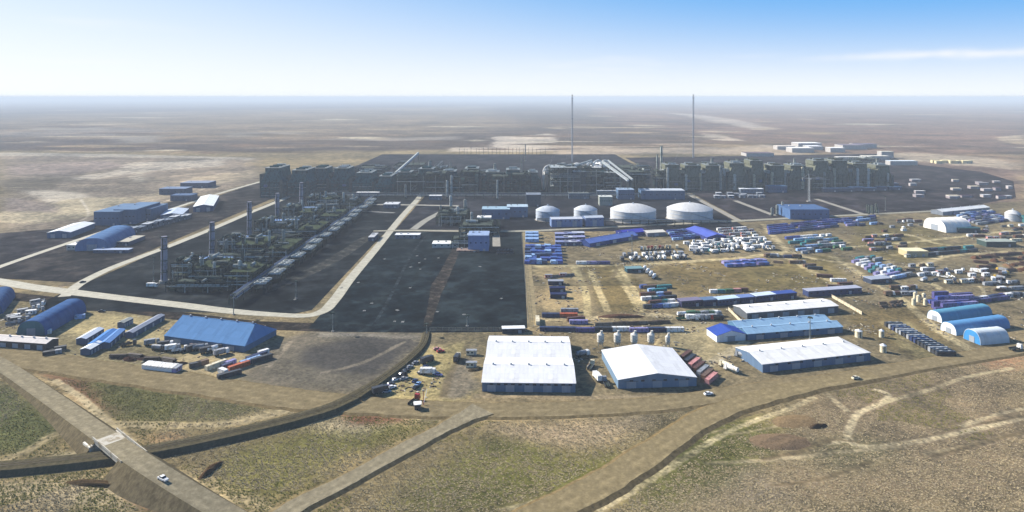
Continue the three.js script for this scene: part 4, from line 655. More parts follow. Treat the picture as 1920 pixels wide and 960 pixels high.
{ const [x, z] = P(1517, 378), h = tall(378, 334), t = thing('tower_crane', 'tower crane with short jib beside the blue hall on the eastern pad', 'crane', x, z), ym = mat('#a9adb0', { tex: null }), tower = [], jib = [];
  for (const [a, b] of [[-1, -1], [1, -1], [1, 1], [-1, 1]]) tower.push(bar([a, 0, b], [a, h, b], 0.2)); for (let k = 0; k < 16; k++) tower.push(bar([-1, h * k / 16, 1], [1, h * (k + 1) / 16, 1], 0.14), bar([1, h * k / 16, -1], [1, h * (k + 1) / 16, 1], 0.14));
  part('tower', M(tower), ym, t); for (const e of [-0.8, 0.8]) jib.push(bar([-9, h, e], [20, h, e], 0.2)); jib.push(bar([-9, h + 0.4, 0], [0, h + 6, 0], 0.15), bar([0, h + 6, 0], [18, h + 0.6, 0], 0.12), bar([0, h, 0], [0, h + 6, 0], 0.3)); part('jib', M(jib), ym, t); part('counterweight', B(3, 2.4, 1.8, -8, h - 2.2, 0), mat('#77797c'), t); part('operator_cab', B(1.8, 2, 1.8, 1.6, h - 2.2, 1.6), galv, t); part('base', B(6, 1, 6), mat('#8e8c88'), t); }

// ---------- containers, cabins, vehicles ----------
const PAL = { navy: '#26355e', blue: '#38559c', bright: '#36499a', pale: '#8fb0dc', white: '#e6e7e8', cream: '#d8cfb4', grey: '#8d929a', dark: '#31353d', teal: '#2f7a80', green: '#3d6b4c', red: '#a8322c', orange: '#b85a2c', pink: '#c58a86', purple: '#4b4882', lilac: '#8b86b8', rust: '#5c3a2a', yellow: '#c9a53a', brown: '#6b5442' };
const WORD = { navy: 'navy blue', blue: 'blue', bright: 'bright blue', pale: 'pale blue', white: 'white', cream: 'cream', grey: 'grey', dark: 'dark grey', teal: 'teal', green: 'green', red: 'red', orange: 'orange', pink: 'pink', purple: 'purple', lilac: 'lilac', rust: 'rust brown', yellow: 'yellow', brown: 'brown' };
const paint = (k, rough = 0.5) => mat(PAL[k], { rough, tex: T_dirt, size: 7 });
const boxGeo = {};
function boxParts(len) { // corrugated steel box, 2.44 wide
  if (boxGeo[len]) return boxGeo[len];
  const n = len > 8 ? 18 : 9, o = []; for (let i = 0; i <= n; i++) o.push([-len / 2 + i * len / n, 1.22 - (i % 2) * 0.07]); for (let i = n; i >= 0; i--) o.push([-len / 2 + i * len / n, -1.22 + (i % 2) * 0.07]);
  const s = new THREE.ExtrudeGeometry(new THREE.Shape(o.map(([a, b]) => new THREE.Vector2(a, b))), { depth: 2.36, bevelEnabled: false }); s.rotateX(-Math.PI / 2); s.translate(0, 0.12, 0);
  const fr = []; for (const a of [-1, 1]) for (const b of [-1, 1]) fr.push(B(0.2, 2.6, 0.2, a * (len / 2 - 0.06), 0, b * 1.17)); for (const b of [-1, 1]) fr.push(B(len, 0.16, 0.14, 0, 0, b * 1.18), B(len, 0.14, 0.14, 0, 2.46, b * 1.18));
  return (boxGeo[len] = { body: metreUV(s), frame: M(fr), roof: B(len - 0.3, 0.05, 2.3, 0, 2.49, 0), door: B(0.08, 2.2, 1.1, 0, 0.2, 0), rod: C(0.03, 0.03, 2.2, 0, 0.2, 0, 5) });
}
function container(col, x, z, turn, where, group, { len = 12.19, y = 0 } = {}) {
  const g = boxParts(len), t = thing('shipping_container', `${WORD[col]} ${len > 8 ? 'long' : 'short'} shipping container ${where}`, 'container', x, z, turn, group, y), m = paint(col);
  part('body', g.body, m, t); part('corner_frame', g.frame, m, t); part('roof', g.roof, m, t);
  for (const s of [-1, 1]) { const d = part('door', g.door, m, t); d.position.set(len / 2 + 0.03, 0, s * 0.56); const r = part('lock_rod', g.rod, steelL, d); r.position.set(0.06, 0, 0); }
  return t;
}
const cabG = { body: B(6, 2.5, 2.5, 0, 0.2, 0), roof: B(6.3, 0.2, 2.8, 0, 2.7, 0), win: B(1.2, 0.9, 0.1, 0, 1.2, 1.27), door: B(0.9, 2, 0.1, 0, 0.2, 1.27), skid: B(6, 0.2, 0.3, 0, 0, 0) };
function cabin(col, x, z, turn, where, group, y = 0) {
  const t = thing('site_cabin', `${WORD[col]} site cabin ${where}`, 'cabin', x, z, turn, group, y);
  part('wall', cabG.body, paint(col), t); part('roof', cabG.roof, paint(col === 'white' ? 'white' : 'grey'), t); for (const s of [-1.9, 0.4]) part('window', cabG.win, winM, t).position.x = s; part('door', cabG.door, doorM, t).position.x = 2.1; for (const s of [-1, 1]) part('skid', cabG.skid, steelD, t).position.z = s;
  return t;
}
const carG = (() => {
  const side = (pts, w) => { const g = new THREE.ExtrudeGeometry(new THREE.Shape(pts.map(([a, b]) => new THREE.Vector2(a, b))), { depth: w - 0.16, bevelEnabled: true, bevelSize: 0.08, bevelThickness: 0.08, bevelSegments: 1 }); g.translate(0, 0, -(w - 0.16) / 2); return metreUV(g); };
  return { body: side([[-2.25, 0.4], [2.2, 0.4], [2.25, 0.8], [1.3, 0.98], [-1.9, 1.02], [-2.28, 0.9]], 1.8), cabin: side([[-1.75, 1.0], [1.05, 1.0], [0.35, 1.5], [-1.15, 1.52]], 1.5), roof: B(1.5, 0.06, 1.4, -0.4, 1.56, 0), wheel: CH(0.34, 0.24, 0, 0.34, 0, false, 12), light: B(0.06, 0.16, 0.34, 0, 0.62, 0) };
})();
const tyre = mat('#17181a', { rough: 0.9, tex: null }), glassM = mat('#1a222c', { rough: 0.1, tex: null }), lampM = mat('#d9dadb', { rough: 0.2, tex: null });
function car(col, x, z, turn, where, group) {
  const t = thing('car', `${WORD[col]} car ${where}`, 'car', x, z, turn, group);
  part('body', carG.body, paint(col, 0.3), t); part('cabin_glass', carG.cabin, glassM, t); part('roof', carG.roof, paint(col, 0.3), t);
  for (const a of [-1.4, 1.4]) for (const b of [-0.8, 0.8]) part('wheel', carG.wheel, tyre, t).position.set(a, 0, b);
  for (const b of [-0.6, 0.6]) part('headlight', carG.light, lampM, t).position.set(2.28, 0, b);
  return t;
}
const trG = { cab: M([B(2.0, 1.5, 2.4, 3.6, 0.7, 0), B(1.6, 1.1, 2.3, 3.4, 2.2, 0)]), glass: B(0.1, 0.9, 2.0, 4.24, 2.25, 0), box: B(6.2, 2.5, 2.5, -0.9, 1.15, 0), bed: B(6.4, 0.25, 2.4, -0.9, 0.85, 0), wheel: CH(0.5, 0.34, 0, 0.5, 0, false, 12), tankB: CH(1.25, 6.0, -0.9, 2.3, 0, true, 14) };
function truck(col, load, x, z, turn, where, group, kind = 'box') {
  const t = thing('truck', `${kind === 'tank' ? 'tanker truck' : kind === 'flat' ? 'flatbed truck' : 'box truck'} with ${WORD[col]} cab ${where}`, 'truck', x, z, turn, group);
  part('cab', trG.cab, paint(col, 0.35), t); part('windscreen', trG.glass, glassM, t); part('chassis', trG.bed, steelD, t);
  if (kind === 'tank') part('tank_body', trG.tankB, paint(load), t); else if (kind === 'box') part('cargo_box', trG.box, paint(load), t); else for (const s of [-1, 1]) part('side_rail', B(6.2, 0.6, 0.1, -0.9, 1.1, s * 1.2), paint(load), t);
  for (const a of [-3, -1.7, 3.3]) for (const b of [-1, 1]) part('wheel', trG.wheel, tyre, t).position.set(a, 0, b);
  return t;
}
const busG = { body: (() => { const g = new THREE.ExtrudeGeometry(new THREE.Shape([[-1.1, 0.4], [1.1, 0.4], [1.2, 1.4], [1.18, 2.7], [0.9, 3.1], [-0.9, 3.1], [-1.18, 2.7], [-1.2, 1.4]].map(([a, b]) => new THREE.Vector2(a, b))), { depth: 11, bevelEnabled: false }); g.translate(0, 0, -5.5); g.rotateY(Math.PI / 2); return metreUV(g); })(), win: B(10, 0.85, 0.06, 0, 1.6, 0), scr: B(0.08, 1.3, 1.9, 5.5, 1.4, 0), hatch: B(1.4, 0.16, 1.2, 0, 3.1, 0), wheel: CH(0.5, 0.34, 0, 0.5, 0, false, 12) };
function bus(col, x, z, turn, where, group) {
  const t = thing('bus', `${WORD[col]} bus ${where}`, 'bus', x, z, turn, group);
  part('body', busG.body, paint(col, 0.4), t); for (const s of [-1, 1]) part('window_band', busG.win, glassM, t).position.z = s * 1.21; part('windscreen', busG.scr, glassM, t); for (const s of [-2.6, 2.4]) part('roof_hatch', busG.hatch, paint('grey'), t).position.x = s;
  for (const a of [-3.4, 3.6]) for (const b of [-1.05, 1.05]) part('wheel', busG.wheel, tyre, t).position.set(a, 0, b);
  return t;
}
// heaps of earth or scrap with an uneven surface
function moundGeo(rx, rz, h, rough, n = 14) {
  const pos = [], idx = [], q = rnd() * 400; for (let j = 0; j <= n; j++) for (let i = 0; i <= n; i++) { const u = i / n * 2 - 1, v = j / n * 2 - 1, r = Math.min(1, Math.hypot(u, v)), e = Math.pow(Math.max(0, 1 - r * r), 0.8); pos.push(u * rx, e * h * (0.7 + rough * (atS(N3, q + u * 30, q + v * 30) - 0.35) * 2) - (r >= 0.99 ? 0.05 : 0), v * rz); }
  for (let j = 0; j < n; j++) for (let i = 0; i < n; i++) { const a = j * (n + 1) + i; idx.push(a, a + n + 1, a + 1, a + 1, a + n + 1, a + n + 2); }
  const g = new THREE.BufferGeometry(); g.setAttribute('position', new THREE.Float32BufferAttribute(pos, 3)); g.setIndex(idx); g.computeVertexNormals(); return metreUV(g);
}
function heap(label, [x, z], rx, rz, h, turn, hex, group, name = 'earth_heap') { const o = shadowed(new THREE.Mesh(moundGeo(rx, rz, h, 0.5), mat(hex, { rough: 1, tex: T_grain, size: 12 }))); o.name = numbered(name); o.position.set(x, 0, z); o.rotation.y = turn; scene.add(o); return tag(o, label, 'heap', group); }
// stack of pipes or beams lying on bearers
function pipeStack(label, [x, z], len, n, r, turn, hex, group) { const t = thing('pipe_stack', label, 'pipe stack', x, z, turn, group), m = mat(hex, { rough: 0.7, tex: T_dirt, size: 6 }); for (let k = 0, row = n, y = r + 0.2; row > Math.max(0, n - 3); k++, row--, y += r * 1.75) for (let i = 0; i < row; i++) part('pipe', CH(r, len * rr(0.9, 1.05), rr(-0.3, 0.3), y, (i - (row - 1) / 2) * r * 2.02, true, 8), m, t); for (const s of [-0.35, 0.35]) part('bearer', B(0.3, 0.2, n * r * 2.1, s * len, 0, 0), mat('#6b563c'), t); return t; }
// crates under tarpaulin
function crate(col, x, z, w, d, h, turn, where, group) { const t = thing('tarped_crate', `${WORD[col]} tarpaulin-covered crate ${where}`, 'crate', x, z, turn, group); part('pallet', B(w, 0.25, d), mat('#7d6a4c'), t); const g = new THREE.BoxGeometry(w * 1.03, h, d * 1.03, 4, 2, 4), p = g.attributes.position; for (let i = 0; i < p.count; i++) if (p.getY(i) > 0) p.setXYZ(i, p.getX(i) * 0.95, p.getY(i) + 0.25 * (at(N4, p.getX(i) * 40 + x, p.getZ(i) * 40) - 0.5), p.getZ(i) * 0.95); g.computeVertexNormals(); g.translate(0, 0.25 + h / 2, 0); part('tarpaulin', metreUV(g), paint(col, 0.45), t); return t; }
// fill a four-cornered lot (survey marks: back left, back right, front right, front left) with nx by nz places
function lot(c, nx, nz, make, { jit = 0.6, skip = 0.08 } = {}) {
  const [a, b, d, e] = c.map((q) => P(...q)), turn = Math.atan2(-(d[1] - e[1]), d[0] - e[0]);
  for (let j = 0; j < nz; j++) for (let i = 0; i < nx; i++) { if (rnd() < skip) continue; const u = (i + 0.5) / nx, v = (j + 0.5) / nz, q = [0, 1].map((k) => (a[k] * (1 - u) + b[k] * u) * (1 - v) + (e[k] * (1 - u) + d[k] * u) * v); make(q[0] + rr(-jit, jit), q[1] + rr(-jit, jit), turn + rr(-0.04, 0.04), i, j); }
}
// --- right-hand yards
for (let i = 0; i < 8; i++) { const [x, z] = P(1030 + i * 33.5, 621); container(['navy', 'navy', 'purple', 'dark', 'white', 'lilac', 'navy', 'white'][i], x, z + rr(-1, 1), rr(-0.02, 0.02), 'in the long row behind the white double warehouse', 'container row behind the double warehouse'); }
for (const [x, y, c, t] of [[1008, 604, 'cream', 1.57], [1033, 594, 'navy', 0], [1066, 594, 'orange', 0], [1080, 601, 'rust', 0.2], [1085, 607, 'lilac', 0], [1068, 585, 'grey', 0]]) container(c, ...P(x, y), t, 'in the corner of the yard beside the dark pad', 'containers in the yard corner', { y: 0 });
for (const [x, y] of [[1042, 533], [1045, 546], [1047, 558]]) block('low_shed', `dark blue low shed, ${y < 540 ? 'farthest' : y < 550 ? 'middle one' : 'nearest'} of three on the bare square`, 'shed', ...P(x, y), 12, 5, 3, { roof: y < 540 ? '#9097a4' : '#2d3658', wall: '#232b45', n: 3, units: 0 });
lot([[1200, 537], [1250, 537], [1270, 578], [1218, 582]], 4, 6, (x, z, t) => container(pick(['rust', 'white', 'teal', 'dark', 'pale', 'blue', 'brown']), x, z, t, 'in the mixed cluster east of the wheel tracks', 'mixed container cluster', { len: pick([6.06, 12.19]) }), { skip: 0.2 });
[[[1278, 577], [1316, 574], '#77748e', '#393b58', 'lilac-roofed'], [[1320, 575], [1345, 573], '#5f7797', '#27365a', 'slate-roofed'], [[1347, 574], [1387, 570], '#b9cfe4', '#31486e', 'pale-roofed'], [[1390, 570], [1414, 568], '#6d83b4', '#2c3f66', 'mid-blue-roofed'], [[1418, 567], [1455, 563], '#c4d2e6', '#2a3c62', 'whitish-roofed'], [[1457, 563], [1494, 560], '#3d5598', '#222f58', 'deep-blue-roofed']].forEach(([a, b, r, w, n]) => blockP('accommodation_block', `${n} long accommodation block in the line across the yards`, 'building', a, b, 7, 4.4, { roof: r, wall: w, n: 6, units: 0 }));
blockP('accommodation_block', 'long grey-blue accommodation block standing apart past the line', 'building', [1516, 557], [1616, 550], 7, 4.2, { roof: '#a2a7ba', wall: '#3a4468', n: 9, units: 0 });
for (const [x, y, c] of [[1338, 549, 'white'], [1352, 549, 'teal'], [1368, 548, 'green'], [1382, 547, 'pink'], [1395, 546, 'rust']]) container(c, ...P(x, y), 0.05, 'on the dry grass above the accommodation line', 'containers on the dry grass', { len: 6.06 });
lot([[986, 463], [1050, 463], [1054, 497], [985, 497]], 7, 6, (x, z, t) => crate(pick(['bright', 'bright', 'blue', 'pale', 'navy']), x, z, 6.2, 6.4, rr(2.4, 4), 0, 'in the square block beside the dark pad', 'tarpaulin crates by the dark pad'), { skip: 0.12, jit: 0.3 });
lot([[985, 438], [1010, 438], [1010, 456], [985, 456]], 2, 3, (x, z) => crate('pale', x, z, 7, 8, 3.4, 0, 'above the bright blue block', 'pale crates above the bright blue block'), { skip: 0, jit: 0.3 });
lot([[1045, 440], [1092, 438], [1092, 462], [1045, 464]], 3, 3, (x, z, t) => block('bunkhouse', 'small bunkhouse with lilac-grey roof west of the long blue hall', 'building', x, z, 13, 8, 3.6, { roof: pick(['#8f95bc', '#b6bccd', '#7d88b0']), wall: '#4d567c', group: 'bunkhouses by the plant road', n: 4, units: 0 }), { skip: 0.1 });
for (let i = 0; i < 3; i++) container(['white', 'lilac', 'purple'][i], ...P(1093 + i * 19, 495), 0, 'beside the track to the wheel-marked square', 'containers beside the wheel-marked square');
lot([[1170, 478], [1280, 473], [1290, 488], [1160, 493]], 16, 2, (x, z, t) => rnd() < 0.6 ? truck(pick(['dark', 'white', 'grey', 'navy']), pick(['dark', 'white', 'grey']), x, z, t + 1.4, 'in the double row across the upper yard', 'trucks across the upper yard', pick(['box', 'flat', 'tank'])) : cabin(pick(['white', 'cream', 'grey']), x, z, t + 1.4, 'standing among the trucks of the upper yard', 'cabins among the upper trucks'), { skip: 0.1 });
blockP('low_shed', 'teal-grey flat shed above the mixed container cluster', 'shed', [1176, 512], [1206, 511], 8, 3.4, { roof: '#6f8f96', wall: '#2f4b58', n: 4, units: 0 });
for (let i = 0; i < 4; i++) truck('white', 'white', ...P(1208 + i * 6, 507 + i * 5), 1.2, 'in the short slanting line beside the teal-grey shed', 'trucks beside the teal-grey shed', 'tank');
lot([[1278, 590], [1345, 588], [1350, 603], [1272, 604]], 8, 2, (x, z, t, i) => truck(i === 5 ? 'red' : pick(['dark', 'grey', 'green', 'white']), pick(['dark', 'grey', 'white', 'green']), x, z, t + rr(-0.3, 0.3), 'parked above the slanting yard wall', 'trucks above the slanting fence', pick(['box', 'flat', 'tank'])), { skip: 0.12 });
heap('low rusty scrap bank at the foot of the wheel-marked square', P(1165, 594), 16, 3, 2, 0, '#6b5142', null, 'scrap_heap');
// white silos with cone bottoms on legs
for (let i = 0; i < 5; i++) { const [x, z] = P(1126 + i * 31.5, 650), k = i === 4 ? 0.55 : 0.82, t = thing('cement_silo', `white cement silo, ${nameN[i]} from the double warehouse in the row of five`, 'silo', x, z, 0, 'row of five silos'), m = mat('#cbc9c2', { rough: 0.7, tex: T_dirt, size: 7 }); part('shell', C(2.6 * k, 2.6 * k, 5.2 * k, 0, 3.2, 0, 18), m, t); part('hopper', C(0.5, 2.6 * k, 2, 0, 1.2, 0, 18), m, t); part('roof_cone', C(2.7 * k, 0.4, 1.1, 0, 3.2 + 5.2 * k, 0, 18), m, t); for (let a = 0; a < 4; a++) part('leg', C(0.16, 0.16, 3.4, Math.cos(a * 1.57 + 0.78) * 2.2 * k, 0, Math.sin(a * 1.57 + 0.78) * 2.2 * k, 6), steelL, t); part('filter_box', B(1.2, 1.2, 1.2, 0.6, 4.2 + 5.2 * k, 0), m, t); }
// buses in a long line
for (let i = 0; i < 15; i++) { const [x, z] = P(1676 + i * 6.9, 613 + i * 3.9); bus(pick(['dark', 'dark', 'navy', 'grey']), x, z + rr(-0.2, 0.2), rr(-0.03, 0.03), 'in the long parked line beside the arched tents', 'parked line of buses'); }
// purple and blue container stacks
lot([[1740, 558], [1812, 556], [1826, 581], [1762, 585]], 5, 6, (x, z, t) => { container(pick(['purple', 'purple', 'bright', 'navy']), x, z, t, 'at ground level in the stacks behind the teal tent', 'container stacks behind the teal tent'); if (rnd() < 0.4) container(pick(['purple', 'bright', 'lilac']), x, z, t, 'on top of another in the stacks behind the teal tent', 'container stacks behind the teal tent', { y: 2.62 }); }, { skip: 0.12, jit: 0.15 });
lot([[1820, 562], [1880, 554], [1886, 563], [1828, 571]], 5, 2, (x, z, t) => container(pick(['purple', 'navy', 'white', 'purple']), x, z, t, 'in the tail of the stacks behind the teal tent', 'tail of the purple stacks'), { jit: 0.2 });
for (const [x, y] of [[1713, 572], [1722, 566], [1732, 562], [1735, 572], [1716, 560]]) { const [X, Z] = P(x, y), t = thing('upright_tank', 'small cream upright tank beside the purple container stacks', 'tank', X, Z, 0, 'cream upright tanks'); part('shell', C(1.3, 1.3, 4.4, 0, 0, 0, 12), paint('cream'), t); part('dome', C(1.3, 0.3, 0.7, 0, 4.4, 0, 12), paint('cream'), t); part('outlet_pipe', C(0.15, 0.15, 3, 1.5, 0, 0, 6), steelL, t); }
// white containers on the slanting lot, blue fields, mixed fields
lot([[1592, 486], [1640, 482], [1712, 518], [1655, 530]], 4, 9, (x, z, t) => container(pick(['white', 'white', 'pale', 'grey', 'lilac', 'teal']), x, z, t, 'on the slanting lot in the middle of the eastern yards', 'slanting container lot', { len: pick([12.19, 6.06]) }), { skip: 0.18 });
blockP('low_shed', 'grey flat shed at the foot of the slanting container lot', 'shed', [1634, 533], [1672, 530], 9, 3.6, { roof: '#9aa3b4', wall: '#3d4658', n: 4, units: 0 });
lot([[1440, 424], [1528, 416], [1536, 431], [1444, 441]], 8, 5, (x, z, t) => container(pick(['bright', 'blue', 'bright', 'navy', 'purple']), x, z, t, 'in the blue field below the plant road', 'blue container field'), { skip: 0.1, jit: 0.4 });
lot([[1530, 414], [1604, 409], [1610, 424], [1538, 430]], 7, 4, (x, z, t) => container(pick(['bright', 'blue', 'navy', 'lilac']), x, z, t, 'in the eastern half of the blue field', 'eastern blue container field'), { skip: 0.15, jit: 0.4 });
lot([[1606, 409], [1640, 405], [1644, 422], [1610, 426]], 3, 4, (x, z, t) => container(pick(['bright', 'pale', 'navy', 'dark']), x, z, t, 'in the small block ending the blue field', 'end block of the blue field'), { skip: 0.15, jit: 0.4 });
lot([[1472, 446], [1556, 440], [1596, 470], [1504, 478]], 7, 7, (x, z, t, i, j) => container(j < 2 ? pick(['bright', 'pale', 'white']) : pick(['white', 'pale', 'grey', 'green', 'dark', 'teal']), x, z, t, 'in the mixed field south of the blue field', 'mixed container field', { len: pick([12.19, 6.06]) }), { skip: 0.2 });
// car lot and white cabins by the plant road
lot([[1282, 456], [1430, 446], [1456, 470], [1300, 478]], 20, 5, (x, z, t) => rnd() < 0.75 ? truck(pick(['white', 'white', 'grey', 'dark', 'teal']), pick(['white', 'white', 'grey', 'dark']), x, z, 1.5 + rr(-0.2, 0.2), 'in the crowded vehicle lot below the domed tanks', 'crowded vehicle lot', pick(['box', 'box', 'tank', 'flat'])) : cabin('white', x, z, rr(-0.2, 0.2), 'among the vehicles below the domed tanks', 'cabins in the vehicle lot'), { skip: 0.2 });
lot([[1342, 430], [1408, 427], [1420, 446], [1352, 451]], 7, 4, (x, z, t) => cabin(pick(['white', 'pink', 'grey', 'white', 'cream']), x, z, t, 'in the pale cluster beside the blue gabled hall', 'pale cabin cluster'), { skip: 0.15, jit: 1.5 });
hall('hall', 'long blue-roofed hall lying aslant below the small tanks', 'hall', { fl: [1106, 464], fr: [1196, 448], d: 16, h: 4, rise: 3, roof: '#6a83c6', wall: '#34477e', doors: 3, windows: 4 });
hall('hall', 'short deep-blue hall behind the aslant blue-roofed hall', 'hall', { fl: [1172, 445], fr: [1212, 441], d: 18, h: 4, rise: 2, roof: '#3f45a8', wall: '#2e3478', doors: 1 });
hall('hall', 'cream-roofed low hall between two blue halls', 'hall', { fl: [1214, 444], fr: [1248, 442], d: 14, h: 4, rise: 1.4, roof: '#ddd8cc', wall: '#7c7c84', doors: 1 });
lot([[1254, 434], [1292, 431], [1312, 448], [1266, 452]], 4, 5, (x, z, t) => container(pick(['blue', 'bright', 'pale', 'navy', 'purple']), x, z, t, 'in the block west of the blue gabled hall', 'blue block west of the gabled hall'), { skip: 0.1, jit: 0.4 });
hall('hall', 'blue gabled hall beside the pale cabin cluster', 'hall', { fl: [1326, 452], fr: [1362, 450], d: 46, h: 4, rise: 2.6, ridge: 'z', roof: '#5566b8', wall: '#39427e', doors: 1 });
// far right yards
archHall('arch_hangar', 'white tent with dark teal side on the dry eastern grass', 'tent', { a: [1752, 431], b: [1800, 429], r: 16, h: 13, skin: '#e9e7e2', end: '#e9e7e2', ribs: 4 });
block('low_shed', 'dark teal shed against the white tent', 'shed', ...P(1810, 434), 24, 14, 5, { roof: '#35606a', wall: '#274650', n: 3, units: 0 });
hall('hall', 'long white-roofed hall along the eastern road', 'hall', { fl: [1768, 404], fr: [1856, 395], d: 16, h: 4.5, rise: 2, roof: '#e4e6e6', wall: '#7d8590', doors: 3, windows: 4 });
lot([[1786, 402], [1858, 396], [1892, 415], [1836, 423]], 7, 7, (x, z, t) => container(pick(['navy', 'pale', 'white', 'blue', 'lilac', 'grey']), x, z, t, 'in the packed field beside the white-roofed eastern hall', 'packed eastern field'), { skip: 0.12, jit: 0.4 });
tank('small white round tank at the right edge of the yards', [1899, 416], 8, 9, 4, { roof: '#f0eeea', wall: '#cfcfca' });
archHall('arch_hangar', 'teal arched shelter at the right edge beside the white round tank', 'hangar', { a: [1912, 416], b: [1950, 414], r: 8, h: 8, skin: '#3f7478', end: '#3f7478', ribs: 3 });
lot([[1690, 468], [1822, 462], [1830, 474], [1696, 488]], 10, 2, (x, z, t, i) => i < 2 ? cabin('cream', x, z, t, 'in the dark row past the slanting lot', 'cabins in the dark row') : container(pick(['dark', 'navy', 'teal', 'rust', 'grey', 'dark']), x, z, t, 'in the dark row past the slanting lot', 'dark container row'), { skip: 0.1 });
block('tent_hall', 'beige flat tent at the head of the dark container row', 'tent', ...P(1712, 478), 20, 14, 5, { roof: '#e3d8b4', wall: '#b8ab88', n: 0, units: 0 });
lot([[1748, 508], [1880, 506], [1905, 528], [1776, 536]], 10, 3, (x, z, t) => rnd() < 0.5 ? cabin(pick(['white', 'cream', 'grey', 'pink']), x, z, t, 'scattered on the lot beside the scrap heaps', 'cabins beside the scrap') : truck(pick(['white', 'grey', 'yellow', 'navy']), pick(['white', 'grey', 'brown']), x, z, rr(0, 3), 'scattered on the lot beside the scrap heaps', 'trucks beside the scrap', pick(['box', 'flat', 'tank'])), { skip: 0.3, jit: 2 });
lot([[1822, 482], [1925, 470], [1940, 512], [1850, 516]], 7, 4, (x, z, t) => rnd() < 0.5 ? heap('rust-brown scrap heap in the eastern scrap yard', [x, z], rr(4, 7), rr(2.5, 4), rr(1.5, 3), rr(0, 3), pick(['#5d4334', '#6b4a38', '#4c3a34', '#7a6048']), 'scrap heaps', 'scrap_heap') : pipeStack('rusty pipe stack in the eastern scrap yard', [x, z], 11, 5, 0.4, rr(-0.5, 0.5), pick(['#5a3d30', '#6d5040', '#46362f']), 'rusty pipe stacks'), { skip: 0.12, jit: 1.5 });
block('low_shed', 'grey-green shed with dark front above the scrap yard', 'shed', ...P(1868, 460), 30, 14, 5, { roof: '#9aa39c', wall: '#3a4a48', n: 3, units: 1 });
for (const [x, y, c] of [[1690, 415, 'brown'], [1702, 413, 'rust'], [1824, 443, 'white'], [1836, 444, 'rust'], [1905, 452, 'cream'], [1650, 455, 'rust'], [1628, 452, 'lilac'], [1640, 459, 'pink'], [1566, 540, 'brown'], [1572, 528, 'white'], [1546, 520, 'rust'], [1528, 505, 'dark'], [1518, 500, 'brown'], [1585, 535, 'rust']]) container(c, ...P(x, y), rr(-0.3, 0.3), 'lying alone on the dry grass of the eastern yards', 'lone containers of the eastern yards');
lot([[1650, 568], [1690, 564], [1694, 576], [1655, 580]], 5, 2, (x, z) => pipeStack('stack of brown pipes on the bare lot past the white canopy', [x, z], 6, 4, 0.3, rr(0, 1), '#6d5a48', 'brown pipe stacks'), { skip: 0.2 });
for (const [x, y, r] of [[1610, 632, 2.2], [1653, 632, 1.5], [1656, 660, 1.8], [1694, 432, 2]]) { const [X, Z] = P(x, y), t = thing('water_tank', `${r > 2.1 ? 'stout' : r < 1.6 ? 'slim' : r < 1.9 ? 'road-side' : 'far'} cream water tank on the eastern grass`, 'tank', X, Z); part('shell', C(r, r, 4, 0, 0, 0, 14), paint('cream'), t); part('roof_cone', C(r * 1.05, 0.2, 1, 0, 4, 0, 14), paint('white'), t); part('ladder', B(0.5, 4, 0.12, 0, 0, r + 0.1), steelG, t); }
// slanting yard walls
for (const [a, b, l] of [[[1560, 558], [1616, 590], 'pale concrete yard wall slanting down past the white canopy'], [[1366, 582], [1396, 612], 'pale concrete yard wall slanting down before the white canopy']]) { const [x0, z0] = P(...a), [x1, z1] = P(...b), len = Math.hypot(x1 - x0, z1 - z0), n = Math.round(len / 4), t = thing('yard_wall', l, 'fence', (x0 + x1) / 2, (z0 + z1) / 2, Math.atan2(-(z1 - z0), x1 - x0)); for (let i = 0; i < n; i++) { part('panel', B(len / n - 0.1, 2.2 + rr(-0.04, 0.04), 0.22, -len / 2 + (i + 0.5) * len / n, 0, 0), mat('#c9bfa6', { tex: T_dirt, size: 8 }), t); part('post', B(0.35, 2.5, 0.35, -len / 2 + i * len / n, 0, 0), mat('#a89f8c'), t); } }
// fence between the dark pad and the yards, and along its lower edge
for (const [a, b, l] of [[[978, 440], [991, 612], 'post and rail fence between the dark pad and the eastern yards'], [[806, 621], [985, 620], 'post and rail fence along the lower edge of the dark pad']]) { const [x0, z0] = P(...a), [x1, z1] = P(...b), len = Math.hypot(x1 - x0, z1 - z0), n = Math.round(len / 4), t = thing('fence', l, 'fence', (x0 + x1) / 2, (z0 + z1) / 2, Math.atan2(-(z1 - z0), x1 - x0)); for (let i = 0; i <= n; i++) part('post', B(0.2, 2.4, 0.2, -len / 2 + i * len / n, 0, 0), mat('#9a9688', { tex: null }), t); for (const y of [0.4, 1.2, 2.1]) part('rail', B(len, 0.12, 0.1, 0, y, 0), mat('#8b887c', { tex: null }), t); }
ribbon('dirt_road', [[984, 436], [990, 500], [996, 560], [1000, 612]], 6, paleDirt, { y: 0.1 });
lot([[1352, 492], [1432, 488], [1440, 499], [1366, 503]], 9, 2, (x, z, t) => crate(pick(['bright', 'purple', 'lilac', 'blue']), x, z, 6, 5, rr(2, 3), t, 'in the short row on the dry middle field', 'crates on the dry middle field'), { skip: 0.1, jit: 0.4 });
lot([[1198, 466], [1272, 462], [1274, 470], [1200, 474]], 11, 1, (x, z, t) => truck(pick(['cream', 'red', 'white', 'brown']), pick(['cream', 'brown', 'white']), x, z, 1.4 + rr(-0.2, 0.2), 'in the single row above the double truck row', 'single truck row', pick(['box', 'flat'])), {});
lot([[1118, 604], [1250, 600], [1262, 612], [1122, 616]], 10, 1, (x, z, t) => pipeStack('brown pipe stack along the lane behind the silos', [x, z], 7, 4, 0.35, t, pick(['#6b5a48', '#54473c', '#7d7466']), 'pipe stacks behind the silos'), { skip: 0.2, jit: 1 });
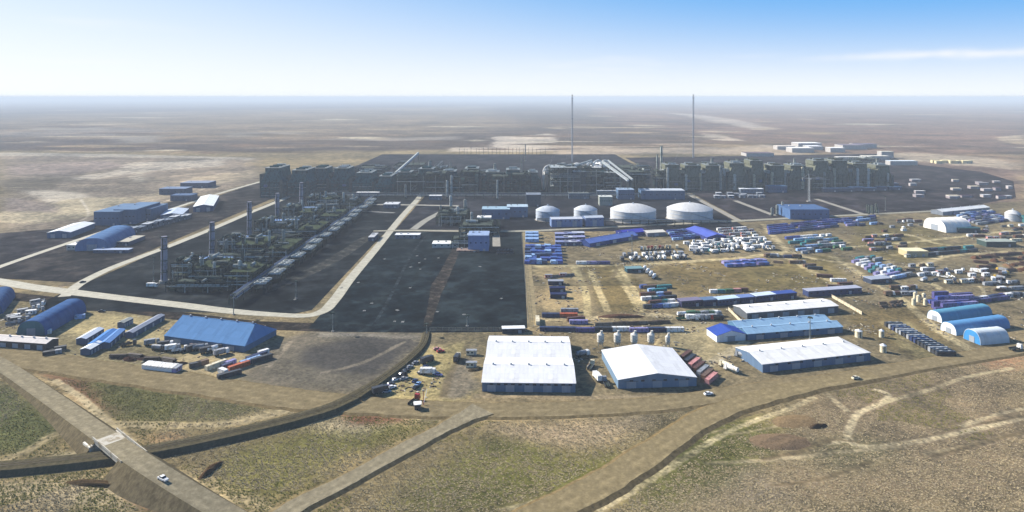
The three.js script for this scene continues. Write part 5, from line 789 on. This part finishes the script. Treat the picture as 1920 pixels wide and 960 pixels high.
for (const [c, nx, nz, w] of [[[[1620, 442], [1690, 440], [1700, 468], [1630, 474]], 6, 4, 'on the rough ground above the slanting container lot'], [[[1640, 418], [1730, 412], [1738, 432], [1650, 440]], 5, 3, 'on the rough ground beyond the blue field'], [[[1430, 476], [1500, 480], [1520, 500], [1440, 500]], 5, 2, 'on the dry grass below the mixed field'], [[[1840, 426], [1925, 420], [1930, 448], [1850, 452]], 7, 4, 'on the crowded ground below the packed eastern field'], [[[1700, 496], [1745, 494], [1760, 530], [1715, 534]], 4, 4, 'between the slanting lot and the scrap yard'], [[[1840, 530], [1920, 526], [1925, 560], [1890, 562]], 5, 3, 'above the tail of the purple stacks'], [[[1020, 515], [1070, 512], [1075, 525], [1020, 526]], 4, 1, 'on the bare square beside the dark pad'], [[[1655, 540], [1730, 536], [1736, 556], [1660, 560]], 5, 2, 'on the bare lot left of the purple stacks']])
  lot(c, nx, nz, (x, z, t) => { const k = rnd(); k < 0.3 ? cabin(pick(['white', 'cream', 'grey', 'pink']), x, z, t, w, 'cabins ' + w) : k < 0.55 ? container(pick(['grey', 'rust', 'navy', 'white', 'brown']), x, z, t, w, 'containers ' + w, { len: pick([6.06, 12.19]) }) : k < 0.8 ? pipeStack(`${k < 0.68 ? 'brown' : 'grey'} pipe stack ${w}`, [x, z], 8, 4, 0.35, t + rr(-0.4, 0.4), k < 0.68 ? '#5f4c3c' : '#77756e', 'pipe stacks ' + w) : truck(pick(['white', 'grey', 'dark']), pick(['white', 'grey', 'brown']), x, z, t + rr(-0.4, 0.4), w, 'trucks ' + w, pick(['box', 'flat', 'tank'])); }, { skip: 0.22, jit: 1.6 });
// around the big halls
for (const [x, y, c, l, k, t] of [[1092, 668, 'white', 'grey', 'tank', 0.4], [1108, 690, 'cream', 'grey', 'flat', 1.2], [1120, 712, 'white', 'white', 'box', 1.8], [1136, 722, 'grey', 'dark', 'flat', 1.7]]) truck(c, l, ...P(x, y), t, 'between the two nearest white warehouses', 'trucks between the nearest warehouses', k);
for (let i = 0; i < 7; i++) container(pick(['rust', 'grey', 'pink', 'dark', 'brown']), ...P(1286 + i * 8, 670 + i * 7.2), 0.9, 'in the slanting row against the second white warehouse', 'slanting row by the second warehouse');
for (const [x, y, c] of [[1362, 690, 'cream'], [1372, 697, 'white'], [1392, 672, 'grey'], [1403, 668, 'cream']]) truck(c, c, ...P(x, y), 2.2, 'at the corner of the long white warehouse', 'trucks at the long white warehouse', 'tank');
truck('cream', 'dark', ...P(857, 676), 1.4, 'standing alone left of the double warehouse', null, 'box'); 
for (const [x, y] of [[884, 665], [884, 688]]) cabin('cream', ...P(x, y), 0, `${y < 670 ? 'farther along' : 'nearer on'} the left wall of the double warehouse`);
heap('dark earth heap at the left foot of the double warehouse', P(890, 694), 4, 2, 1.2, 0.3, '#4c4434');
blockP('low_shed', 'small white-roofed shed behind the left corner of the double warehouse', 'shed', [942, 626], [984, 625], 5, 3, { roof: '#dfe3e6', wall: '#3c424c', n: 3, units: 0 });
// parked vehicles on the triangle by the railway curve
[[820, 656, 'pink', 0.2], [826, 660, 'red', 0.4], [800, 680, 'dark', 0.8], [806, 677, 'grey', 0.6], [797, 690, 'navy', 1.0], [806, 694, 'white', 0.5], [815, 700, 'grey', -0.5], [822, 704, 'lilac', -0.5], [802, 702, 'white', 0], [790, 700, 'dark', 0.6], [778, 716, 'navy', 1.2], [784, 722, 'pale', 1.2], [780, 728, 'dark', 1.1], [754, 704, 'grey', 0.7], [748, 710, 'dark', 0.7], [741, 714, 'white', 0.7], [757, 712, 'grey', 0.5], [732, 722, 'dark', 0.7], [726, 727, 'lilac', 0.7], [718, 733, 'navy', 0.7], [712, 737, 'dark', 0.6], [735, 728, 'white', 0.6], [725, 736, 'grey', 0], [768, 690, 'grey', 0.8], [760, 697, 'dark', 0.8], [779, 682, 'grey', 0.9]].forEach(([x, y, c, t], i) => { const w = 'parked on the triangle inside the railway curve', g = 'vehicles inside the railway curve'; const [X, Z] = P(x, y); i % 6 === 2 ? truck(c, c, X, Z, t, w, g, pick(['flat', 'box'])) : car(c, X, Z, t, w, g); });
// gate at the road fork
{ const [x, z] = P(783, 768), t = thing('checkpoint_gate', 'dark checkpoint booth and raised barrier at the road fork', 'checkpoint', x, z, 0.2); part('booth', B(3, 3, 3), paint('dark'), t); part('roof', B(3.8, 0.25, 3.8, 0, 3, 0), paint('white'), t); part('window', B(1.6, 1, 0.1, 0, 1.2, 1.52), glassM, t); part('gate_post', C(0.15, 0.15, 7, 3, 0, -3, 8), paint('red'), t); part('barrier_arm', bar([3, 1, -3], [5, 6.5, -7], 0.12, 6), paint('white'), t); }
truck('red', 'dark', ...P(776, 756), 1.2, 'waiting at the checkpoint booth', null, 'flat');
// road users
{ // vehicles on the roads stand on the road surface
  const on = (road, xPix, off, make) => { const l = road.line.reduce((m, q) => Math.abs(960 + q.p.x * F / -q.p.z - xPix) < Math.abs(960 + m.p.x * F / -m.p.z - xPix) ? q : m), o = make(l.p.x + l.nx * off, l.p.z + l.nz * off, Math.atan2(-l.d.z, l.d.x)); o.position.y = l.p.y + 0.02; };
  on(overpass, 312, 1.8, (x, z, t) => car('white', x, z, t, 'driving across the overpass')); on(mainRoad, 1600, 1.5, (x, z, t) => car('cream', x, z, t, 'driving on the main dirt road below the long white warehouse'));
  on(earthRoad, 1332, -2, (x, z, t) => car('white', x, z, t, 'driving on the earth road below the slanting container row')); on(earthRoad, 1900, 1, (x, z, t) => truck('white', 'dark', x, z, t, 'on the dirt road at the right edge of the picture', null, 'flat')); }
car('dark', ...P(155, 530), 0.9, 'at the crossing of two concrete roads'); car('dark', ...P(191, 585), 0, 'alone on the bare yard beside the dark blue hangar'); truck('white', 'white', ...P(285, 539), 0, 'at the foot of the first western chimney', null, 'box');
// --- left yard clutter
for (const [x, y, c, t, len] of [[405, 688, 'cream', 1.0, 12.19], [425, 690, 'navy', 1.0, 6.06], [432, 684, 'lilac', 1.0, 6.06], [448, 690, 'orange', 0.9, 12.19], [470, 680, 'pale', 0.9, 12.19], [481, 672, 'navy', 0.9, 12.19], [380, 684, 'brown', 0.8, 6.06], [366, 688, 'dark', 0.6, 6.06], [430, 706, 'dark', 0.7, 12.19], [418, 700, 'white', -0.6, 6.06], [494, 664, 'white', 0.8, 6.06], [490, 676, 'dark', 0.8, 12.19]]) container(c, ...P(x, y), t, 'in the scattered group below the blue hipped warehouse', 'scattered containers of the left yard', { len });
for (let i = 0; i < 12; i++) (i % 3 ? heap : (l, q, a, b, c, d, h, g) => pipeStack('dark rusty pipe stack in the row below the blue hipped warehouse', q, 9, 5, 0.35, rr(-0.4, 0.1), '#3d2f2c', g))('dark scrap heap in the row below the blue hipped warehouse', P(222 + i * 10.5, 668 + i * 1.2 + rr(-3, 5)), rr(3.5, 5.5), rr(2, 3), rr(1.2, 2.4), rr(-0.5, 0.5), pick(['#382c29', '#45342e', '#2d2a2c']), 'scrap row of the left yard', 'scrap_heap');
for (let i = 0; i < 9; i++) cabin(pick(['white', 'white', 'lilac', 'pink']), ...P(276 + i * 7, 690 + i * 0.8), 1.5, 'in the short pale line beside the earth road', 'pale line beside the earth road');
for (let i = 0; i < 11; i++) { const [x, z] = P(284 + i * 13, 650 + rr(-4, 6) + i * 1.3); truck(pick(['dark', 'white', 'grey', 'brown']), pick(['dark', 'grey', 'white']), x, z, rr(-0.6, 1), 'parked along the front of the blue hipped warehouse', 'trucks before the blue hipped warehouse', pick(['flat', 'box', 'tank'])); }
for (let i = 0; i < 26; i++) { const u = rnd(), v = rnd(), q = P(10 + u * 62 + v * 6, 612 - u * 42 + v * 18 - 6); const k = rnd(); k < 0.4 ? cabin(pick(['grey', 'white', 'lilac', 'dark']), ...q, rr(0.2, 0.9), 'in the crowded strip between the two dark blue hangars', 'crowded strip between the hangars') : k < 0.7 ? truck(pick(['grey', 'dark', 'white']), 'grey', ...q, rr(0.2, 1), 'in the crowded strip between the two dark blue hangars', 'vehicles between the hangars', 'flat') : heap('grey rubble heap in the crowded strip between the two dark blue hangars', q, rr(2, 4), rr(1.5, 3), rr(0.8, 1.8), rnd(), '#7b756c', 'rubble between the hangars'); }
for (const [x, y, c] of [[150, 597, 'pale'], [86, 626, 'white'], [92, 666, 'dark'], [104, 664, 'grey'], [113, 657, 'dark']]) container(c, ...P(x, y), 0.5, 'near the dark blue arched hangar', 'containers near the dark hangar', { len: 6.06 });
truck('dark', 'dark', ...P(240, 648), 0.4, 'beside the long narrow grey shed', null, 'flat');
// concrete covers and marker posts on the bare pads
for (const [x, y] of [[782, 480], [797, 486], [786, 493], [770, 501], [788, 505], [822, 484], [721, 486], [672, 530], [769, 540], [697, 569], [745, 582], [683, 583], [740, 603], [755, 604], [820, 585], [900, 500], [940, 560], [870, 590], [553, 562], [640, 540]]) { const [X, Z] = P(x, y), t = thing('manhole', 'pale concrete manhole with marker post on the bare dark pad', 'manhole', X, Z, rnd() * 3, 'manholes on the dark pad'); part('slab', B(rr(1.6, 3), 0.3, 1.8), mat('#6d6d6a'), t); part('marker_post', C(0.08, 0.08, 1.4, 0, 0.3, 1.3, 6), steelG, t); }
for (let i = 0; i < 10; i++) { const [x, z] = P(934 + (i % 5) * 6, 470 + Math.floor(i / 5) * 6); pipeStack('dark pipe bundle at the edge of the bare gravel pad', [x, z], 4, 3, 0.3, rnd(), '#3c4450', 'pipe bundles on the gravel pad'); }
// earthworks
heap('long dark earth bank beside the overpass ramp', P(395, 882), 1.7, 7, 2.0, -0.25, '#5d4a36'); heap('long earth bank at the lower left beside the overpass', P(180, 908), 13, 2, 1.8, -0.12, '#5b4b36'); heap('short earth bank left of the overpass, beside the railway bank', P(150, 860), 7, 1.6, 1.8, 0.6, '#574a38');
heap('flat earth platform with steep dark end on the right-hand steppe', P(1462, 828), 13, 7, 1.6, 0, '#7d6a54'); heap('low dark ridge behind the flat earth platform', P(1534, 800), 5, 1.6, 1.8, 0.3, '#4f4234'); heap('low pale earth platform between the dark ridge and the dirt road', P(1490, 790), 11, 6, 1.0, 0.2, '#8b7658');
heap('dark mound added for the dark underpass opening below the overpass', P(232, 880), 3, 2.4, 2, 0, '#3c3428');  // dark mound added in place of the shaded underpass opening
// distant settlement and far pads
for (const [x, y, w, d, h, c] of [[1500, 285, 60, 40, 12, '#f0f0f0'], [1512, 275, 70, 50, 12, '#eceef0'], [1524, 280, 40, 40, 10, '#e6e8ec'], [1566, 285, 40, 30, 12, '#f2f2f2'], [1595, 279, 70, 50, 12, '#7d7684'], [1618, 277, 60, 40, 12, '#6f6a7c'], [1470, 280, 50, 30, 10, '#eadfd2'], [1420, 292, 70, 40, 8, '#6c6068'], [1690, 309, 60, 20, 9, '#d6e0e6'], [1600, 302, 80, 20, 10, '#cfcfca'], [1640, 300, 60, 20, 10, '#d9d6c8'], [1660, 296, 30, 20, 16, '#cfcdbc']])
  block('distant_building', `${c > '#e' ? 'pale' : c > '#c' ? 'whitish' : 'dark'} building of the far settlement, ${w} metres wide, beyond the eastern furnaces`.replace(/, \d+ metres wide/, ''), 'building', ...P(x, y), w, d, h, { roof: c, wall: '#a9a6a4', group: 'far settlement', n: 0, units: 0 });
for (let i = 0; i < 19; i++) { const [x, z] = P(pick([1724, 1740, 1760, 1790, 1805, 1832, 1850, 1870, 1885, 1715]) + rr(-8, 8), pick([343, 346, 352, 341, 358, 364, 370]) + rr(-3, 3)); block('distant_cabin', `${'white cream grey pale dark'.split(' ')[i % 5]}-roofed small building scattered at the far eastern pad end`, 'building', x, z, rr(7, 17), rr(5, 9), rr(3, 4.5), { roof: ['#d9d6d4', '#cfc5b0', '#a09da0', '#b9bcc0', '#5a4c5c'][i % 5], wall: pick(['#8d868a', '#aaa3a3']), group: 'far eastern buildings', n: 0, units: 0 }); }
for (let i = 0; i < 9; i++) { const [x, z] = P(1752 + i * 8 + rr(-2, 2), 306 + rr(-1, 1)); block('distant_cabin', 'cream building in the far row on the eastern horizon side', 'building', x, z, 14, 8, 6, { roof: '#efe2b4', wall: '#cfc49c', group: 'far cream row', n: 0, units: 0 }); }
for (let i = 0; i < 22; i++) { const [x, z] = P(862 + i * 7.6 + rr(-2, 2), 290 + rr(-1.5, 1.5)); const t = thing('floodlight_pole', 'slim pole in the row along the far edge of the northern pad', 'pole', x, z, 0, 'poles of the northern pad'); part('pole', C(0.5, 0.3, rr(14, 22), 0, 0, 0, 6), steelG, t); part('lamp_head', B(3, 0.6, 0.6, 0, 14, 0), steelG, t); }
lot([[1340, 366], [1430, 364], [1436, 372], [1340, 374]], 8, 2, (x, z) => block('equipment_shelter', 'small grey shelter in front of the eastern furnaces', 'shelter', x, z, 8, 6, rr(3, 6), { roof: pick(['#c9ccd2', '#9aa0aa']), wall: '#5c6470', group: 'shelters before the eastern furnaces', n: 0, units: 0 }), { skip: 0.2, jit: 2 });
lot([[1545, 352], [1680, 348], [1690, 358], [1545, 362]], 6, 2, (x, z) => block('equipment_shelter', 'long low grey shed beside the end of the eastern furnaces', 'shed', x, z, rr(16, 30), 9, rr(4, 7), { roof: pick(['#a8b4c4', '#8e9aaa', '#c8cfd8']), wall: '#4b566a', group: 'sheds at the end of the eastern furnaces', n: 0, units: 0 }), { skip: 0.15, jit: 3 });
lot([[1444, 398], [1470, 396], [1470, 404], [1444, 408]], 3, 2, (x, z) => column('grey column beside the pad road near the blue block hall', x, z, rr(6, 12), 1.4, steelL, 'columns near the blue block hall'), {});
lot([[1622, 396], [1645, 394], [1650, 402], [1625, 404]], 3, 2, (x, z) => column('grey column at the eastern pad corner', x, z, rr(5, 10), 1.2, steelG, 'columns at the pad corner'), {});

// ---------- dry grass on the foreground steppe: too many to count ----------
{
  const N = 70000, blades = [], cols = [];
  for (let k = 0; k < 6; k++) { const a = k * 1.05, c = Math.cos(a), s = Math.sin(a); blades.push(c * 0.1 - s * 0.14, 0, s * 0.1 + c * 0.14, c * 0.1 + s * 0.14, 0, s * 0.1 - c * 0.14, c * 0.55, 0.5 + 0.1 * (k % 3), s * 0.55); }
  const g = new THREE.BufferGeometry(); g.setAttribute('position', new THREE.Float32BufferAttribute(blades, 3)); g.computeVertexNormals();
  const im = new THREE.InstancedMesh(g, new THREE.MeshLambertMaterial({ side: THREE.DoubleSide }), N), m4 = new THREE.Matrix4(), q = new THREE.Quaternion(), up = new THREE.Vector3(0, 1, 0), col = new THREE.Color();
  const lines = scene.children.filter((o) => /^(dirt_road|railway_bed|overpass_road|embankment|concrete_road)/.test(o.name)).map((o) => o.geometry.attributes.position);
  const cell = 1.5, busy = new Set(); for (const p of lines) for (let i = 0; i < p.count; i += 3) { const a = [0, 1, 2].map((k) => [p.getX(i + k), p.getZ(i + k)]); for (let u = 0; u <= 1; u += 0.05) for (let v = 0; v <= 1 - u + 1e-6; v += 0.05) busy.add(Math.floor((a[0][0] * (1 - u - v) + a[1][0] * u + a[2][0] * v) / cell) + ',' + Math.floor((a[0][1] * (1 - u - v) + a[1][1] * u + a[2][1] * v) / cell)); }
  for (const [, w, , line] of TRACKS) { const c = new THREE.SplineCurve(line.map((m) => new THREE.Vector2(...P(...m)))), L = c.getLength(); for (let d = 0; d <= L; d += 1.5) { const p = c.getPointAt(Math.min(1, d / L)); for (const o of [-w / 2, 0, w / 2]) for (const e of [-w / 2, w / 2]) busy.add(Math.floor((p.x + o) / cell) + ',' + Math.floor((p.y + e) / cell)); } }
  let n = 0, tries = 0;
  while (n < N && tries++ < N * 6) {
    const Z = 232 + 200 * Math.pow(rnd(), 1.3), x = rr(-1, 1) * (Z * 0.86), yPix = HORIZON + F * CAM_H / Z, xPix = 960 + x * F / Z;
    const edge = xPix < 700 ? 700 + (xPix - 0) * 0.09 : xPix < 1200 ? 775 : 775 - (xPix - 1200) * 0.16;    // the road line that bounds the steppe
    if (yPix < edge || busy.has(Math.floor(x / cell) + ',' + Math.floor(-Z / cell))) continue;
    const clump = atS(N2, x * 1.9, Z * 1.9 + 50); if (rnd() > 0.45 + 0.8 * sstep(clump, 0.35, 0.65)) continue;
    const s = rr(0.4, 1.0), hgt = s * rr(0.3, 0.75), green = atS(N1, x * 0.8 + 40, Z * 0.8);
    q.setFromAxisAngle(up, rnd() * 6.28); im.setMatrixAt(n, m4.compose(new THREE.Vector3(x, 0, -Z), q, new THREE.Vector3(s, hgt, s)));
    col.set(pick(green > 0.56 ? ['#7c7844', '#8a824c', '#6c6e3c', '#988b5e'] : ['#b09f7c', '#988a6a', '#bdad8a', '#877a5e', '#a0937a'])); im.setColorAt(n, col); n++;
  }
  im.count = n; im.name = 'dry_grass'; im.userData = { kind: 'stuff', label: 'dry steppe grass tufts covering the foreground plain', category: 'grass' }; shadowed(im); scene.add(im);
}

// ---------- small scrap, timber and stones strewn over the yards: too many to count ----------
{
  const N = 3500, im = new THREE.InstancedMesh(new THREE.BoxGeometry(1, 1, 1), new THREE.MeshStandardMaterial({ roughness: 0.9 }), N), m4 = new THREE.Matrix4(), q = new THREE.Quaternion(), e = new THREE.Euler(), col = new THREE.Color();
  let n = 0, tries = 0;
  const inside = (x, y) => (x > 1000 && x < 1940 && y > 440 - (x - 1000) * 0.045 && y < 690 - Math.max(0, x - 1300) * 0.06) || (x > -20 && x < 500 && y > 575 + x * 0.07 && y < 655 + x * 0.1) || (x > 700 && x < 890 && y > 655 && y < 745 && y > 1170 - x * 0.6);
  while (n < N && tries++ < N * 30) {
    const Z = rr(330, 760), x = rr(-1, 1) * Z * 0.8, yp = HORIZON + F * CAM_H / Z, xp = 960 + x * F / Z; if (!inside(xp, yp)) continue;
    if (sstep(atS(N2, x * 2.3, Z * 2.3), 0.5, 0.72) < rnd()) continue;
    const l = rr(0.3, 2.2) * (rnd() < 0.1 ? 2 : 1), w = rr(0.2, 0.9), h = rr(0.1, 0.6); q.setFromEuler(e.set(rr(-0.1, 0.1), rnd() * 3.14, rr(-0.1, 0.1))); im.setMatrixAt(n, m4.compose(new THREE.Vector3(x, h * 0.4, -Z), q, new THREE.Vector3(l, h, w)));
    col.set(pick(['#6d5a44', '#57493a', '#7c7464', '#958d7c', '#4a3a30', '#a9a598', '#7b6a52', '#39404a'])); im.setColorAt(n, col); n++;
  }
  im.count = n; im.name = 'strewn_scrap'; im.userData = { kind: 'stuff', label: 'small scrap, timber and stones strewn over the yards', category: 'scrap' }; shadowed(im); scene.add(im);
}
renderer.render(scene, camera);
